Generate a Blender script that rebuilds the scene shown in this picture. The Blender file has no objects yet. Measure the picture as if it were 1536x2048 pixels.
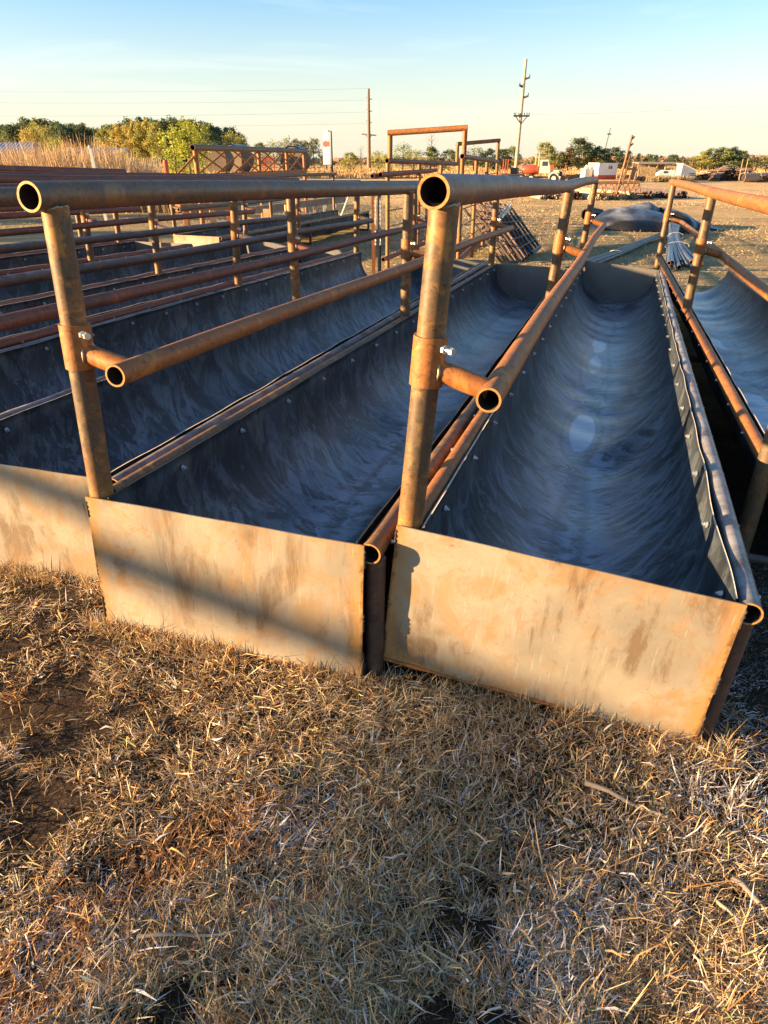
import bpy, bmesh, math, random
import numpy as np
from mathutils import Vector, Matrix, Euler
R_ = math.radians
rnd = random.Random(7)
C = bpy.context.scene.collection
S = bpy.context.scene

# ------------------------------------------------------------------ camera, sky, sun, exposure
CAMZ = 1.40
F_PX = 1418.16
PITCH = R_(26.263)
cam_d = bpy.data.cameras.new('camera')
cam_d.sensor_fit = 'HORIZONTAL'; cam_d.sensor_width = 36.0; cam_d.lens = 36.0*F_PX/1536.0
cam_d.clip_start = 0.05; cam_d.clip_end = 8000
cam = bpy.data.objects.new('camera', cam_d); C.objects.link(cam)
cam.location = (0, 0, CAMZ); cam.rotation_euler = (math.pi/2-PITCH, 0, 0)
S.camera = cam

SUN_AZ = R_(-100.0); SUN_EL = R_(11.0)
sunv = Vector((math.sin(SUN_AZ)*math.cos(SUN_EL), math.cos(SUN_AZ)*math.cos(SUN_EL), math.sin(SUN_EL)))
W_ = bpy.data.worlds.new('World'); S.world = W_; W_.use_nodes = True
nt = W_.node_tree; nt.nodes.clear()
o = nt.nodes.new('ShaderNodeOutputWorld'); bg = nt.nodes.new('ShaderNodeBackground'); sk = nt.nodes.new('ShaderNodeTexSky')
sk.sky_type = 'NISHITA'; sk.sun_disc = False; sk.sun_elevation = SUN_EL; sk.sun_rotation = SUN_AZ
sk.air_density = 1.0; sk.dust_density = 0.6; sk.ozone_density = 1.5; sk.altitude = 200
bg.inputs['Strength'].default_value = 0.066
# thin wisps of high cloud
tc = nt.nodes.new('ShaderNodeTexCoord'); mp = nt.nodes.new('ShaderNodeMapping'); mp.inputs['Scale'].default_value = (1.6, 2.2, 14); mp.inputs['Rotation'].default_value = (0.0, R_(-9), 0.0)
nz = nt.nodes.new('ShaderNodeTexNoise'); nz.inputs['Scale'].default_value = 1.7; nz.inputs['Detail'].default_value = 7; nz.inputs['Roughness'].default_value = 0.6; nz.inputs['Distortion'].default_value = 0.6
rp = nt.nodes.new('ShaderNodeValToRGB'); rp.color_ramp.elements[0].position = 0.52; rp.color_ramp.elements[1].position = 0.80
rp.color_ramp.elements[1].color = (0.34, 0.34, 0.34, 1)
mx = nt.nodes.new('ShaderNodeMixRGB'); mx.blend_type = 'SCREEN' if False else 'MIX'; mx.inputs[2].default_value = (6.0, 5.6, 5.0, 1)
L = nt.links.new
L(tc.outputs['Generated'], mp.inputs['Vector']); L(mp.outputs[0], nz.inputs['Vector']); L(nz.outputs['Fac'], rp.inputs['Fac'])
L(rp.outputs['Color'], mx.inputs[0]); L(sk.outputs[0], mx.inputs[1]); 
hs = nt.nodes.new('ShaderNodeHueSaturation'); hs.inputs['Saturation'].default_value = 1.0; 
bl = nt.nodes.new('ShaderNodeMixRGB'); bl.blend_type = 'MULTIPLY'; bl.inputs[0].default_value = 1.0
br = nt.nodes.new('ShaderNodeValToRGB'); br.color_ramp.elements[0].position = .02; br.color_ramp.elements[0].color = (1, 1, 1, 1); br.color_ramp.elements[1].position = .20; br.color_ramp.elements[1].color = (.64, .83, 1.0, 1)
L(mx.outputs[0], bl.inputs[1]); L(br.outputs['Color'], bl.inputs[2]); L(bl.outputs[0], hs.inputs['Color'])
sxyz = nt.nodes.new('ShaderNodeSeparateXYZ'); L(tc.outputs['Generated'], sxyz.inputs[0]); L(sxyz.outputs[2], br.inputs['Fac'])
hr = nt.nodes.new('ShaderNodeValToRGB'); hr.color_ramp.elements[0].position = 0.0; hr.color_ramp.elements[0].color = (.75, .75, .75, 1); hr.color_ramp.elements[1].position = 0.19; hr.color_ramp.elements[1].color = (0, 0, 0, 1); hr.color_ramp.interpolation = 'EASE'
L(sxyz.outputs[2], hr.inputs['Fac'])
hz_ = nt.nodes.new('ShaderNodeMixRGB'); hz_.inputs[2].default_value = (3.35, 3.12, 2.62, 1); L(hr.outputs['Color'], hz_.inputs[0]); L(hs.outputs[0], hz_.inputs[1])
L(hz_.outputs[0], bg.inputs['Color']); L(bg.outputs[0], o.inputs['Surface'])

sd = bpy.data.lights.new('sun', 'SUN'); sd.energy = 5.0; sd.angle = R_(0.5); sd.color = (1.0, 0.66, 0.34)
so = bpy.data.objects.new('sun', sd); C.objects.link(so); so.rotation_euler = (-sunv).to_track_quat('-Z', 'Y').to_euler(); so.location = (-20, -5, 10)
S.view_settings.view_transform = 'Standard'; S.view_settings.look = 'None'; S.view_settings.gamma = 1.0
S.view_settings.use_curve_mapping = False
S.view_settings.exposure = 2.15
try:
    S.cycles.max_bounces = 6; S.cycles.diffuse_bounces = 3; S.cycles.glossy_bounces = 3; S.cycles.transparent_max_bounces = 4
except Exception: pass

# ------------------------------------------------------------------ terrain height and pixel helpers
def gz(x, y):
    x = np.asarray(x, float); y = np.asarray(y, float)
    t = .953*x-.302*y; s = .302*x+.953*y
    z = -.020*np.clip(s-1.6, -3, 9) - .03*np.clip(t+.8, 0, 4) + .028*np.clip(-3-t, 0, 3.6)*np.clip((14-s)/8, 0, 1)
    z = z - .02*np.clip((s-10)/30, 0, 1)
    near = np.clip((9-np.hypot(x, y))/6, 0, 1)
    z = z + near*(.008*np.sin(x*3.1+1.3*np.sin(y*2.3))*np.cos(y*3.7+x) + .004*np.sin(x*11+y*7)*np.sin(y*13-x*5))
    return z
def gzf(x, y): return float(gz(x, y))
cp, sp = math.cos(PITCH), math.sin(PITCH)
def ray(px, py):
    a = (px-768)/F_PX; b = (1024-py)/F_PX
    return Vector((a, cp+b*sp, -sp+b*cp))
def at(px, py, Y):                 # point on the ray of a photograph pixel at forward distance Y
    r = ray(px, py); return Vector((0, 0, CAMZ))+r*(Y/r.y)
def gp(px, py):                    # where that ray meets the ground
    r = ray(px, py); t = 1.0
    for i in range(40):
        p = Vector((0, 0, CAMZ))+r*t; g = gzf(p.x, p.y)
        t = (CAMZ-g)/(-r.z) if r.z < -1e-4 else 400
    p = Vector((0, 0, CAMZ))+r*t; p.z = gzf(p.x, p.y); return p
def px_m(Y): return F_PX/(Y*cp)    # photograph pixels per metre near the horizon

# ------------------------------------------------------------------ materials
MATS = {}
class NT:
    def __init__(s, name):
        s.m = bpy.data.materials.new(name); s.m.use_nodes = True; s.t = s.m.node_tree; s.n = s.t.nodes
        s.b = s.n['Principled BSDF']; MATS[name] = s.m
        s.tc = s.n.new('ShaderNodeTexCoord')
    def new(s, k, **kw):
        n = s.n.new(k)
        for a, v in kw.items(): setattr(n, a, v)
        return n
    def l(s, a, b): s.t.links.new(a, b)
    def mapping(s, scale=(1, 1, 1), src='Object', rot=(0, 0, 0), loc=(0, 0, 0)):
        m = s.new('ShaderNodeMapping'); m.inputs['Scale'].default_value = scale; m.inputs['Rotation'].default_value = rot; m.inputs['Location'].default_value = loc
        s.l(s.tc.outputs[src], m.inputs['Vector']); return m.outputs[0]
    def noise(s, vec, scale, detail=5, rough=.6, dist=0.0):
        n = s.new('ShaderNodeTexNoise'); n.inputs['Scale'].default_value = scale; n.inputs['Detail'].default_value = detail
        n.inputs['Roughness'].default_value = rough; n.inputs['Distortion'].default_value = dist
        if vec is not None: s.l(vec, n.inputs['Vector'])
        return n.outputs['Fac']
    def ramp(s, fac, stops, interp='LINEAR'):
        r = s.new('ShaderNodeValToRGB'); cr = r.color_ramp; cr.interpolation = interp
        while len(cr.elements) < len(stops): cr.elements.new(0.5)
        for e, (p, c) in zip(cr.elements, stops):
            e.position = p
            if isinstance(c, (int, float)): c = (c, c, c)
            e.color = (*c[:3], 1)
        s.l(fac, r.inputs['Fac']); return r.outputs['Color']
    def mix(s, fac, a, b, mode='MIX'):
        m = s.new('ShaderNodeMixRGB', blend_type=mode)
        for i, v in ((0, fac), (1, a), (2, b)):
            if hasattr(v, 'is_linked'): s.l(v, m.inputs[i])
            elif isinstance(v, (int, float)): m.inputs[i].default_value = v if i == 0 else (v, v, v, 1)
            else: m.inputs[i].default_value = (*v, 1)
        return m.outputs[0]
    def math(s, op, a, b=None, c=None, clamp=False):
        m = s.new('ShaderNodeMath', operation=op); m.use_clamp = clamp
        for i, v in enumerate((a, b, c)):
            if v is None: continue
            if hasattr(v, 'is_linked'): s.l(v, m.inputs[i])
            else: m.inputs[i].default_value = v
        return m.outputs[0]
    def sep(s, vec):
        n = s.new('ShaderNodeSeparateXYZ'); s.l(vec, n.inputs[0]); return n.outputs
    def bump(s, h, strength=.3, dist=.002):
        b = s.new('ShaderNodeBump'); b.inputs['Strength'].default_value = strength; b.inputs['Distance'].default_value = dist
        s.l(h, b.inputs['Height']); s.l(b.outputs[0], s.b.inputs['Normal']); return b
    def set(s, col=None, rough=None, metal=None, spec=None):
        for k, v in (('Base Color', col), ('Roughness', rough), ('Metallic', metal), ('Specular IOR Level', spec)):
            if v is None: continue
            if hasattr(v, 'is_linked'): s.l(v, s.b.inputs[k])
            elif isinstance(v, (tuple, list)): s.b.inputs[k].default_value = (*v, 1)
            else: s.b.inputs[k].default_value = v
        return s.m

def rust(name, c_scale, c_rust, c_bright, mixp=.5, rough=.62, frost=0.0, seed=0.0):
    """pipe with mill scale, brown rust and brighter orange bloom; X of the object's texture space is arbitrary"""
    n = NT(name)
    v = n.mapping((1, 1, 1), loc=(seed, seed*2.3, seed*1.1))
    big = n.noise(v, 3.5, 6, .62, .4); med = n.noise(v, 22, 6, .7, .2); fine = n.noise(v, 160, 3, .7)
    st = n.noise(n.mapping((30, 3, 30), loc=(seed, 0, 0)), 1.0, 5, .65)
    a = n.mix(n.ramp(big, [(mixp-.09, 0), (mixp+.05, 1)]), c_scale, c_rust)
    b = n.mix(n.ramp(med, [(.52, 0), (.68, .75)]), a, c_bright)
    c = n.mix(n.ramp(st, [(.50, 0), (.72, .55)]), b, tuple(x*.45 for x in c_scale))
    d = n.mix(n.ramp(fine, [(.35, .45), (.65, 0)]), c, tuple(x*.4 for x in c_rust))
    mot = n.noise(v, 48, 5, .75, .6)
    d = n.mix(n.ramp(mot, [(.54, 0), (.62, .55)]), d, tuple(x*.30 for x in c_scale))
    d = n.mix(n.ramp(n.noise(v, 7, 7, .7, .8), [(.57, 0), (.64, .6)]), d, c_bright)
    w = n.noise(n.mapping((60, 60, 9), loc=(3, seed, 1)), 1.0, 3, .6)
    d = n.mix(n.ramp(w, [(.64, 0), (.78, .28)]), d, (.30, .25, .20))
    if frost > 0:
        nrm = n.new('ShaderNodeNewGeometry'); z = n.sep(nrm.outputs['Normal'])[2]
        f = n.math('MULTIPLY', n.ramp(z, [(.35, 0), (.95, frost)]), n.ramp(n.noise(v, 9, 6, .7), [(.35, 0), (.62, 1)]))
        d = n.mix(f, d, (.55, .56, .58))
    n.set(d, n.ramp(med, [(.3, rough-.14), (.7, rough+.14)]), 0.15, .45)
    n.bump(n.mix(.5, fine, med), .35, .0012)
    return n.m
rust('rust_tan', (.105, .078, .05), (.25, .125, .045), (.46, .22, .05), .52, .55, seed=1)
rust('rust_orange', (.16, .085, .045), (.34, .13, .035), (.52, .22, .045), .40, .6, seed=2)
rust('rust_grey', (.125, .095, .065), (.20, .115, .055), (.36, .18, .055), .50, .5, seed=3)
rust('rust_red', (.13, .06, .042), (.22, .075, .040), (.36, .13, .06), .42, .6, seed=4)
rust('rust_dark', (.075, .055, .048), (.13, .07, .045), (.24, .12, .055), .52, .58, frost=.35, seed=5)
rust('rust_frosty', (.14, .095, .07), (.24, .115, .055), (.40, .2, .07), .47, .55, frost=.30, seed=6)
rust('rust_slate', (.085, .085, .095), (.12, .09, .075), (.26, .13, .06), .60, .45, frost=.5, seed=12)
rust('rust_black', (.045, .040, .038), (.07, .05, .04), (.15, .08, .04), .55, .5, seed=9)
rust('rust_cut', (.42, .22, .08), (.55, .28, .08), (.62, .34, .10), .45, .6, seed=7)

def mat_plate(nm='plate_steel', shade_mix=0.0):
    n = NT(nm)
    ob = n.tc.outputs['Object']; x, y, z = n.sep(ob)
    v = n.mapping((1, 1, 1)); 
    geo = n.new('ShaderNodeObjectInfo').outputs['Random']
    off = n.new('ShaderNodeVectorMath', operation='ADD'); n.l(ob, off.inputs[0])
    cmb = n.new('ShaderNodeCombineXYZ'); n.l(n.math('MULTIPLY', geo, 37.0), cmb.inputs[0]); n.l(n.math('MULTIPLY', geo, 11.0), cmb.inputs[2]); n.l(cmb.outputs[0], off.inputs[1])
    vo = off.outputs[0]
    big = n.noise(vo, 2.6, 6, .6, .6); med = n.noise(vo, 9, 8, .7, .9); fine = n.noise(vo, 120, 4, .7)
    base = n.mix(n.ramp(big, [(.35, 0), (.65, 1)]), (.36, .315, .235), (.235, .21, .165))
    # orange blooms
    base = n.mix(n.ramp(n.noise(vo, 3.4, 9, .72, .7), [(.52, 0), (.60, .55)]), base, (.34, .20, .075))
    # dark brown smears, streaked down the sheet
    m = n.new('ShaderNodeMapping'); m.inputs['Scale'].default_value = (7, 1, 1.6); m.inputs['Rotation'].default_value = (0, R_(12), 0); n.l(vo, m.inputs[0])
    sm = n.noise(m.outputs[0], 1.0, 8, .75, .8)
    base = n.mix(n.math('MULTIPLY', n.ramp(sm, [(.505, 0), (.59, .75)]), n.ramp(big, [(.45, 0), (.54, 1)])), base, (.15, .095, .05))
    base = n.mix(n.math('MULTIPLY', n.ramp(n.noise(vo, 7.5, 10, .8, 1.4), [(.53, 0), (.56, .55)]), n.ramp(n.noise(vo, 2.1, 3, .5), [(.50, 0), (.62, 1)])), base, (.30, .16, .055))
    sp2 = n.noise(vo, 48, 5, .75, .5)
    base = n.mix(n.math('MULTIPLY', n.ramp(sp2, [(.58, 0), (.66, .7)]), n.ramp(med, [(.46, 0), (.60, 1)])), base, (.17, .09, .045))
    # welded edges: rust along left, right and bottom
    ed = n.math('MINIMUM', n.math('MINIMUM', x, n.math('SUBTRACT', .9, x)), n.math('MULTIPLY', z, 1.7))
    ed = n.math('ADD', ed, n.math('MULTIPLY', n.math('SUBTRACT', n.noise(vo, 16, 8, .75, .8), .5), .075))
    base = n.mix(n.ramp(ed, [(.004, .9), (.022, .5), (.055, 0)]), base, (.42, .22, .06))
    base = n.mix(n.ramp(ed, [(.0, .85), (.010, 0)]), base, (.13, .07, .035))
    base = n.mix(n.math('MULTIPLY', n.ramp(n.noise(vo, 5.5, 9, .76, 1.2), [(.55, 0), (.60, .7)]), n.ramp(ed, [(.02, 1), (.20, .15)])), base, (.42, .21, .05))
    # heat mark of the weld behind: a faint arc
    dx = n.math('SUBTRACT', x, .47); dz = n.math('SUBTRACT', z, .47)
    rr = n.math('SQRT', n.math('ADD', n.math('MULTIPLY', dx, dx), n.math('MULTIPLY', dz, dz)))
    arc = n.math('ABSOLUTE', n.math('SUBTRACT', rr, .405))
    base = n.mix(n.math('MULTIPLY', n.ramp(arc, [(0, .35), (.03, 0)]), n.ramp(med, [(.35, 0), (.6, 1)])), base, (.27, .20, .16))
    top = n.math('ADD', z, n.math('MULTIPLY', n.math('SUBTRACT', med, .5), .35))
    base = n.mix(n.math('MULTIPLY', n.ramp(top, [(.38, 0), (.50, .7)]), n.ramp(n.noise(vo, 4.5, 8, .75, 1.0), [(.46, 0), (.58, 1)])), base, (.36, .18, .05))
    # scratches
    m2 = n.new('ShaderNodeMapping'); m2.inputs['Scale'].default_value = (260, 1, 7); m2.inputs['Rotation'].default_value = (0, R_(6), 0); n.l(vo, m2.inputs[0])
    sc = n.noise(m2.outputs[0], 1, 2, .5)
    base = n.mix(n.ramp(sc, [(.66, 0), (.70, .4)]), base, (.62, .56, .48))
    base = n.mix(n.ramp(fine, [(.30, .25), (.5, 0)]), base, (.25, .18, .12))
    if shade_mix: base = n.mix(shade_mix, base, (.12, .135, .145))
    n.set(base, n.ramp(med, [(.3, .42), (.7, .62)]), .15, .4)
    n.bump(n.mix(.6, med, fine), .12, .002)
mat_plate(); mat_plate('plate_shaded', .72)  # far panels: same steel mixed to cool grey, standing in for their shade
def mat_liner():
    n = NT('liner_sheet')
    uv = n.tc.outputs['UV']                     # u: 0..1 across the curve, v: metres along
    oi = n.new('ShaderNodeObjectInfo').outputs['Random']
    cmb = n.new('ShaderNodeCombineXYZ'); n.l(n.math('MULTIPLY', oi, 13.0), cmb.inputs[0]); n.l(n.math('MULTIPLY', oi, 57.0), cmb.inputs[1])
    off = n.new('ShaderNodeVectorMath', operation='ADD'); n.l(uv, off.inputs[0]); n.l(cmb.outputs[0], off.inputs[1]); vo = off.outputs[0]
    def mp(sc, rot=0):
        m = n.new('ShaderNodeMapping'); m.inputs['Scale'].default_value = sc; m.inputs['Rotation'].default_value = (0, 0, rot); n.l(vo, m.inputs[0]); return m.outputs[0]
    u = n.sep(uv)[0]
    big = n.noise(mp((1.2, 1.1, 1)), 1.6, 6, .62, .8)
    au = n.math('ABSOLUTE', n.math('SUBTRACT', u, .5)); vv = n.sep(vo)[1]
    sh = n.new('ShaderNodeCombineXYZ'); n.l(n.math('MULTIPLY', u, 3.2), sh.inputs[0]); n.l(n.math('MULTIPLY', n.math('SUBTRACT', vv, n.math('MULTIPLY', au, 1.15)), 13.0), sh.inputs[1]); n.l(n.math('MULTIPLY', oi, 9.0), sh.inputs[2])
    streak = n.noise(sh.outputs[0], 1.0, 7, .66, 1.1)
    sh2 = n.new('ShaderNodeCombineXYZ'); n.l(n.math('MULTIPLY', u, 5.0), sh2.inputs[0]); n.l(n.math('MULTIPLY', n.math('SUBTRACT', vv, n.math('MULTIPLY', au, .8)), 30.0), sh2.inputs[1]); n.l(n.math('MULTIPLY', oi, 4.0), sh2.inputs[2])
    stf = n.noise(sh2.outputs[0], 1.0, 5, .6, .8)       # runs across the curve
    streak2 = n.noise(mp((5.0, 60, 1), R_(-6)), 1.0, 4, .7, .4)
    blot = n.noise(mp((7, 7, 1)), 1.3, 7, .66, 1.4)
    cen = n.math('ABSOLUTE', n.math('SUBTRACT', u, .5))
    swirl = n.noise(mp((2.2, 9, 1), R_(18)), 1.0, 7, .68, 1.6)
    fine = n.noise(mp((30, 90, 1)), 1.0, 3, .6)
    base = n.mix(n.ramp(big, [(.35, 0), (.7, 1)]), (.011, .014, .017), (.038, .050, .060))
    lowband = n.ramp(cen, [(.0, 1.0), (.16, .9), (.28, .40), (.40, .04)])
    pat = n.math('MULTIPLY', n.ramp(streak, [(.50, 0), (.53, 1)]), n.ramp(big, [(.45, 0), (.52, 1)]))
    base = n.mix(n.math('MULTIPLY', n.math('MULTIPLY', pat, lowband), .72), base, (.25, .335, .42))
    mott = n.noise(mp((5.5, 6.5, 1), R_(25)), 1.0, 9, .74, .9)
    base = n.mix(n.math('MULTIPLY', n.math('MULTIPLY', n.ramp(mott, [(.51, 0), (.55, 1)]), n.ramp(cen, [(.0, 1), (.30, .8), (.44, .25)])), .55), base, (.20, .25, .30))
    base = n.mix(n.math('MULTIPLY', n.ramp(n.noise(mp((9, 11, 1)), 1.0, 8, .75, 1.0), [(.38, 1), (.43, 0)]), .75), base, (.010, .013, .017))
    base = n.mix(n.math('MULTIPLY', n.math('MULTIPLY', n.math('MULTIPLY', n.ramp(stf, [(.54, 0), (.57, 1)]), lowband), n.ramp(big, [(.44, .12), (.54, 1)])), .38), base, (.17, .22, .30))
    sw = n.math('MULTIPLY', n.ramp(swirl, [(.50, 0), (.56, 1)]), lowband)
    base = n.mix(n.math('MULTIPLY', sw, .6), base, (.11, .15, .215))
    dark = n.math('MULTIPLY', n.ramp(swirl, [(.36, 1), (.43, 0)]), .8)
    base = n.mix(dark, base, (.012, .015, .022))
    bl = n.math('MULTIPLY', n.ramp(blot, [(.47, 0), (.52, 1)]), n.ramp(cen, [(.05, 1), (.15, 0)]))
    base = n.mix(n.math('MULTIPLY', bl, .85), base, (.24, .33, .46))
    up = n.math('MULTIPLY', n.ramp(n.noise(mp((4, 5, 1)), 1, 6, .7, .5), [(.52, 0), (.66, .55)]), n.ramp(cen, [(.25, 0), (.40, 1)]))
    base = n.mix(up, base, (.15, .15, .135))
    base = n.mix(n.ramp(streak2, [(.6, 0), (.68, .40)]), base, (.11, .14, .19))
    base = n.mix(n.ramp(fine, [(.70, 0), (.75, .5)]), base, (.36, .40, .45))
    base = n.mix(n.ramp(n.noise(mp((22, 40, 1)), 1, 2, .6), [(.27, .8), (.31, 0)]), base, (.01, .01, .012))
    ia = n.new('ShaderNodeAttribute'); ia.attribute_name = 'ice'; iv = n.math('ADD', ia.outputs['Fac'], n.math('MULTIPLY', n.math('SUBTRACT', blot, .5), .22))
    halo = n.math('MULTIPLY', n.ramp(iv, [(.22, 0), (.36, 1)]), n.ramp(n.noise(mp((60, 60, 1)), 1, 5, .8), [(.38, .25), (.6, .85)]))
    base = n.mix(n.math('MULTIPLY', n.ramp(iv, [(.10, 0), (.18, .6), (.26, 0)]), 1.0), base, (.012, .016, .022))
    base = n.mix(halo, base, (.20, .25, .29))
    icem = n.ramp(iv, [(.50, 0), (.54, 1)])
    base = n.mix(n.math('MULTIPLY', icem, .92), base, n.mix(n.ramp(swirl, [(.4, 0), (.6, 1)]), (.34, .46, .58), (.52, .64, .76)))
    rg = n.mix(n.ramp(cen, [(.10, 0), (.30, 1)]), .30, .52)
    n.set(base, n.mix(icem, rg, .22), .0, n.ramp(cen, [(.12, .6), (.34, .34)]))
    n.bump(n.mix(.6, n.mix(.5, streak, stf), swirl), .3, .006)
mat_liner()

def simple(name, col, rough=.6, metal=0.0, var=.25, scale=20, spec=.4, bump=0.15, bd=.003):
    n = NT(name)
    f = n.noise(n.mapping(), scale, 6, .65, .2)
    n.set(n.mix(n.ramp(f, [(.3, 0), (.7, 1)]), tuple(c*(1-var) for c in col), tuple(min(1, c*(1+var)) for c in col)), rough, metal, spec)
    if bump: n.bump(f, bump, bd)
    return n.m
simple('galvanised', (.62, .66, .68), .32, .75, .15, 200)
simple('black_rubber', (.022, .022, .024), .45, 0, .4, 30)
simple('ice', (.46, .58, .72), .35, 0, .12, 6, .6, .1)
simple('weld_bead', (.36, .30, .20), .4, .5, .4, 90, bump=.6)
simple('inside_pipe', (.035, .022, .015), .9, 0, .3, 40)
simple('liner_edge', (.50, .45, .38), .7, 0, .3, 60)
def M(n): return MATS[n]

# ------------------------------------------------------------------ mesh builder
class MB:
    def __init__(s): s.v = []; s.f = []; s.mi = []; s.uv = None; s.sm = []
    def add(s, vs, fs, mi=0, smooth=False):
        b = len(s.v); s.v += [tuple(v) for v in vs]; s.f += [tuple(i+b for i in f) for f in fs]; s.mi += [mi]*len(fs); s.sm += [smooth]*len(fs)
    def box(s, c, d, rot=None, mi=0):
        c = Vector(c); vs = []
        for a in (-.5, .5):
            for b in (-.5, .5):
                for e in (-.5, .5):
                    p = Vector((a*d[0], b*d[1], e*d[2]))
                    if rot is not None: p = rot @ p
                    vs.append(c+p)
        s.add(vs, [(0, 1, 3, 2), (4, 6, 7, 5), (0, 4, 5, 1), (2, 3, 7, 6), (0, 2, 6, 4), (1, 5, 7, 3)], mi)
    def bar(s, p0, p1, w, h, mi=0, up=(0, 0, 1)):
        p0 = Vector(p0); p1 = Vector(p1); d = p1-p0; q = d.normalized(); u = Vector(up)
        if abs(q.dot(u)) > .98: u = Vector((0, 1, 0))
        a = q.cross(u).normalized(); b = a.cross(q)
        s.box((p0+p1)/2, (w, d.length, h), Matrix((a, q, b)).transposed(), mi)
    def tube(s, pts, r, n=16, mi=0, mi_end=None, mi_in=None, wall=0.006, cap=True, radii=None, open_ends=False):
        pts = [Vector(p) for p in pts]; m = len(pts); rings = []
        ref = None
        for i, p in enumerate(pts):
            d = (pts[min(i+1, m-1)]-pts[max(i-1, 0)]).normalized()
            if ref is None:
                ref = Vector((0, 0, 1)) if abs(d.z) < .9 else Vector((1, 0, 0))
            a = (ref-d*ref.dot(d)).normalized(); b = d.cross(a); ref = a
            rr = radii[i] if radii else r
            rings.append((p, a, b, d, rr))
        vs = []
        for p, a, b, d, rr in rings:
            for k in range(n):
                t = 2*math.pi*k/n; vs.append(p+a*(rr*math.cos(t))+b*(rr*math.sin(t)))
        fs = [(i*n+k, (i+1)*n+k, (i+1)*n+(k+1) % n, i*n+(k+1) % n) for i in range(m-1) for k in range(n)]
        s.add(vs, fs, mi, True)
        if open_ends:
            me = mi if mi_end is None else mi_end; mn = me if mi_in is None else mi_in
            for e, sg in ((0, 1), (m-1, -1)):
                p, a, b, d, rr = rings[e]; ri = rr-wall; vs = []
                for R2, off in ((rr, 0), (ri, 0), (ri, .16)):
                    for k in range(n):
                        t = 2*math.pi*k/n; vs.append(p+d*(sg*off)+a*(R2*math.cos(t))+b*(R2*math.sin(t)))
                f1 = [(k, (k+1) % n, n+(k+1) % n, n+k) for k in range(n)]
                f2 = [(n+k, n+(k+1) % n, 2*n+(k+1) % n, 2*n+k) for k in range(n)]
                if sg < 0: f1 = [f[::-1] for f in f1]; f2 = [f[::-1] for f in f2]
                s.add(vs, f1, me, False)
                s.add(vs, f2, mn, True); s.add(vs[2*n:3*n], [tuple(range(n))], mn, False)
        elif cap:
            s.add(vs[:n], [tuple(range(n))][::-1], mi, False); s.add(vs[-n:], [tuple(range(n))], mi, False)
    def hexa(s, p0, p1, r, mi=0):
        s.tube([p0, p1], r, 6, mi)
        for i in range(-8, 0): s.sm[i] = False
    def build(s, name, mats, parent=None, loc=None):
        me = bpy.data.meshes.new(name); me.from_pydata(s.v, [], s.f)
        if not isinstance(mats, (list, tuple)): mats = [mats]
        for m in mats: me.materials.append(M(m) if isinstance(m, str) else m)
        me.polygons.foreach_set('material_index', s.mi); me.polygons.foreach_set('use_smooth', s.sm); me.update()
        ob = bpy.data.objects.new(name, me); C.objects.link(ob)
        if parent: ob.parent = parent
        if loc is not None: ob.location = loc
        return ob
def empty(name, loc, rot=(0, 0, 0)):
    o = bpy.data.objects.new(name, None); C.objects.link(o); o.empty_display_size = .1; o.location = loc; o.rotation_euler = rot; return o
def tag(o, label, cat, group=None, kind=None):
    if label: o['label'] = label
    if cat: o['category'] = cat
    if group: o['group'] = group
    if kind: o['kind'] = kind
    return o
def structure(o): o['kind'] = 'structure'; return o
def copy_tree(o, parent=None):
    c = o.copy(); C.objects.link(c)
    if parent: c.parent = parent
    for ch in list(o.children): copy_tree(ch, c)
    return c

# ------------------------------------------------------------------ feed troughs
TW, TH, TL = .90, .471, 7.2
# name: O(x,y,z from camera), yaw, pitch, roll, L2, L3
TR = {
 'C': ([-0.0059, 1.7372, -1.3605], .3101, -.0157, .0895, 3.62, 7.06),
 'B': ([-0.924, 1.9601, -1.3861], .3073, -.0220, .0241, 3.42, 7.05),
 'A': ([-1.7929, 2.4599, -1.4296], .3071, -.0149, .0014, 3.5228, 7.0537),
 'A1': ([-2.5688, 3.1846, -1.4347], .3077, -.0153, .0388, 3.8544, 7.1206),
 'A2': ([-3.4162, 3.6888, -1.3766, ], .3077, -.0207, .0266, 3.8105, 7.2053),
 'A3': ([-4.2702, 4.1714, -1.3584], .3077, -.0191, .0326, 3.8353, 7.2734),
 'A4': ([-5.5629, 3.2067, -1.2697], .3073, -.0204, .0069, 3.5243, 6.9313),
 'D': ([1.4131, 2.5086, -1.4894], .2796, -.0038, .052, 3.391, 7.1019),
 'A5': ([-6.34, 3.90, -1.262], .3075, -.020, .006, 3.6, 6.95),
 'E': ([-3.62, 13.0, -1.585], .335, .002, .01, 3.6, 7.05),
}
def liner_profile(n=25):
    pts = []
    for i in range(n):
        t = math.pi*i/(n-1); c = math.cos(t)
        x = .4725-.3975*c; z = .40-.345*abs(math.sin(t))**.92
        pts.append((x, z))
    return [(.073, .471), (.074, .44)]+pts+[(.871, .44), (.872, .472)]
BOLT = None
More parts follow.
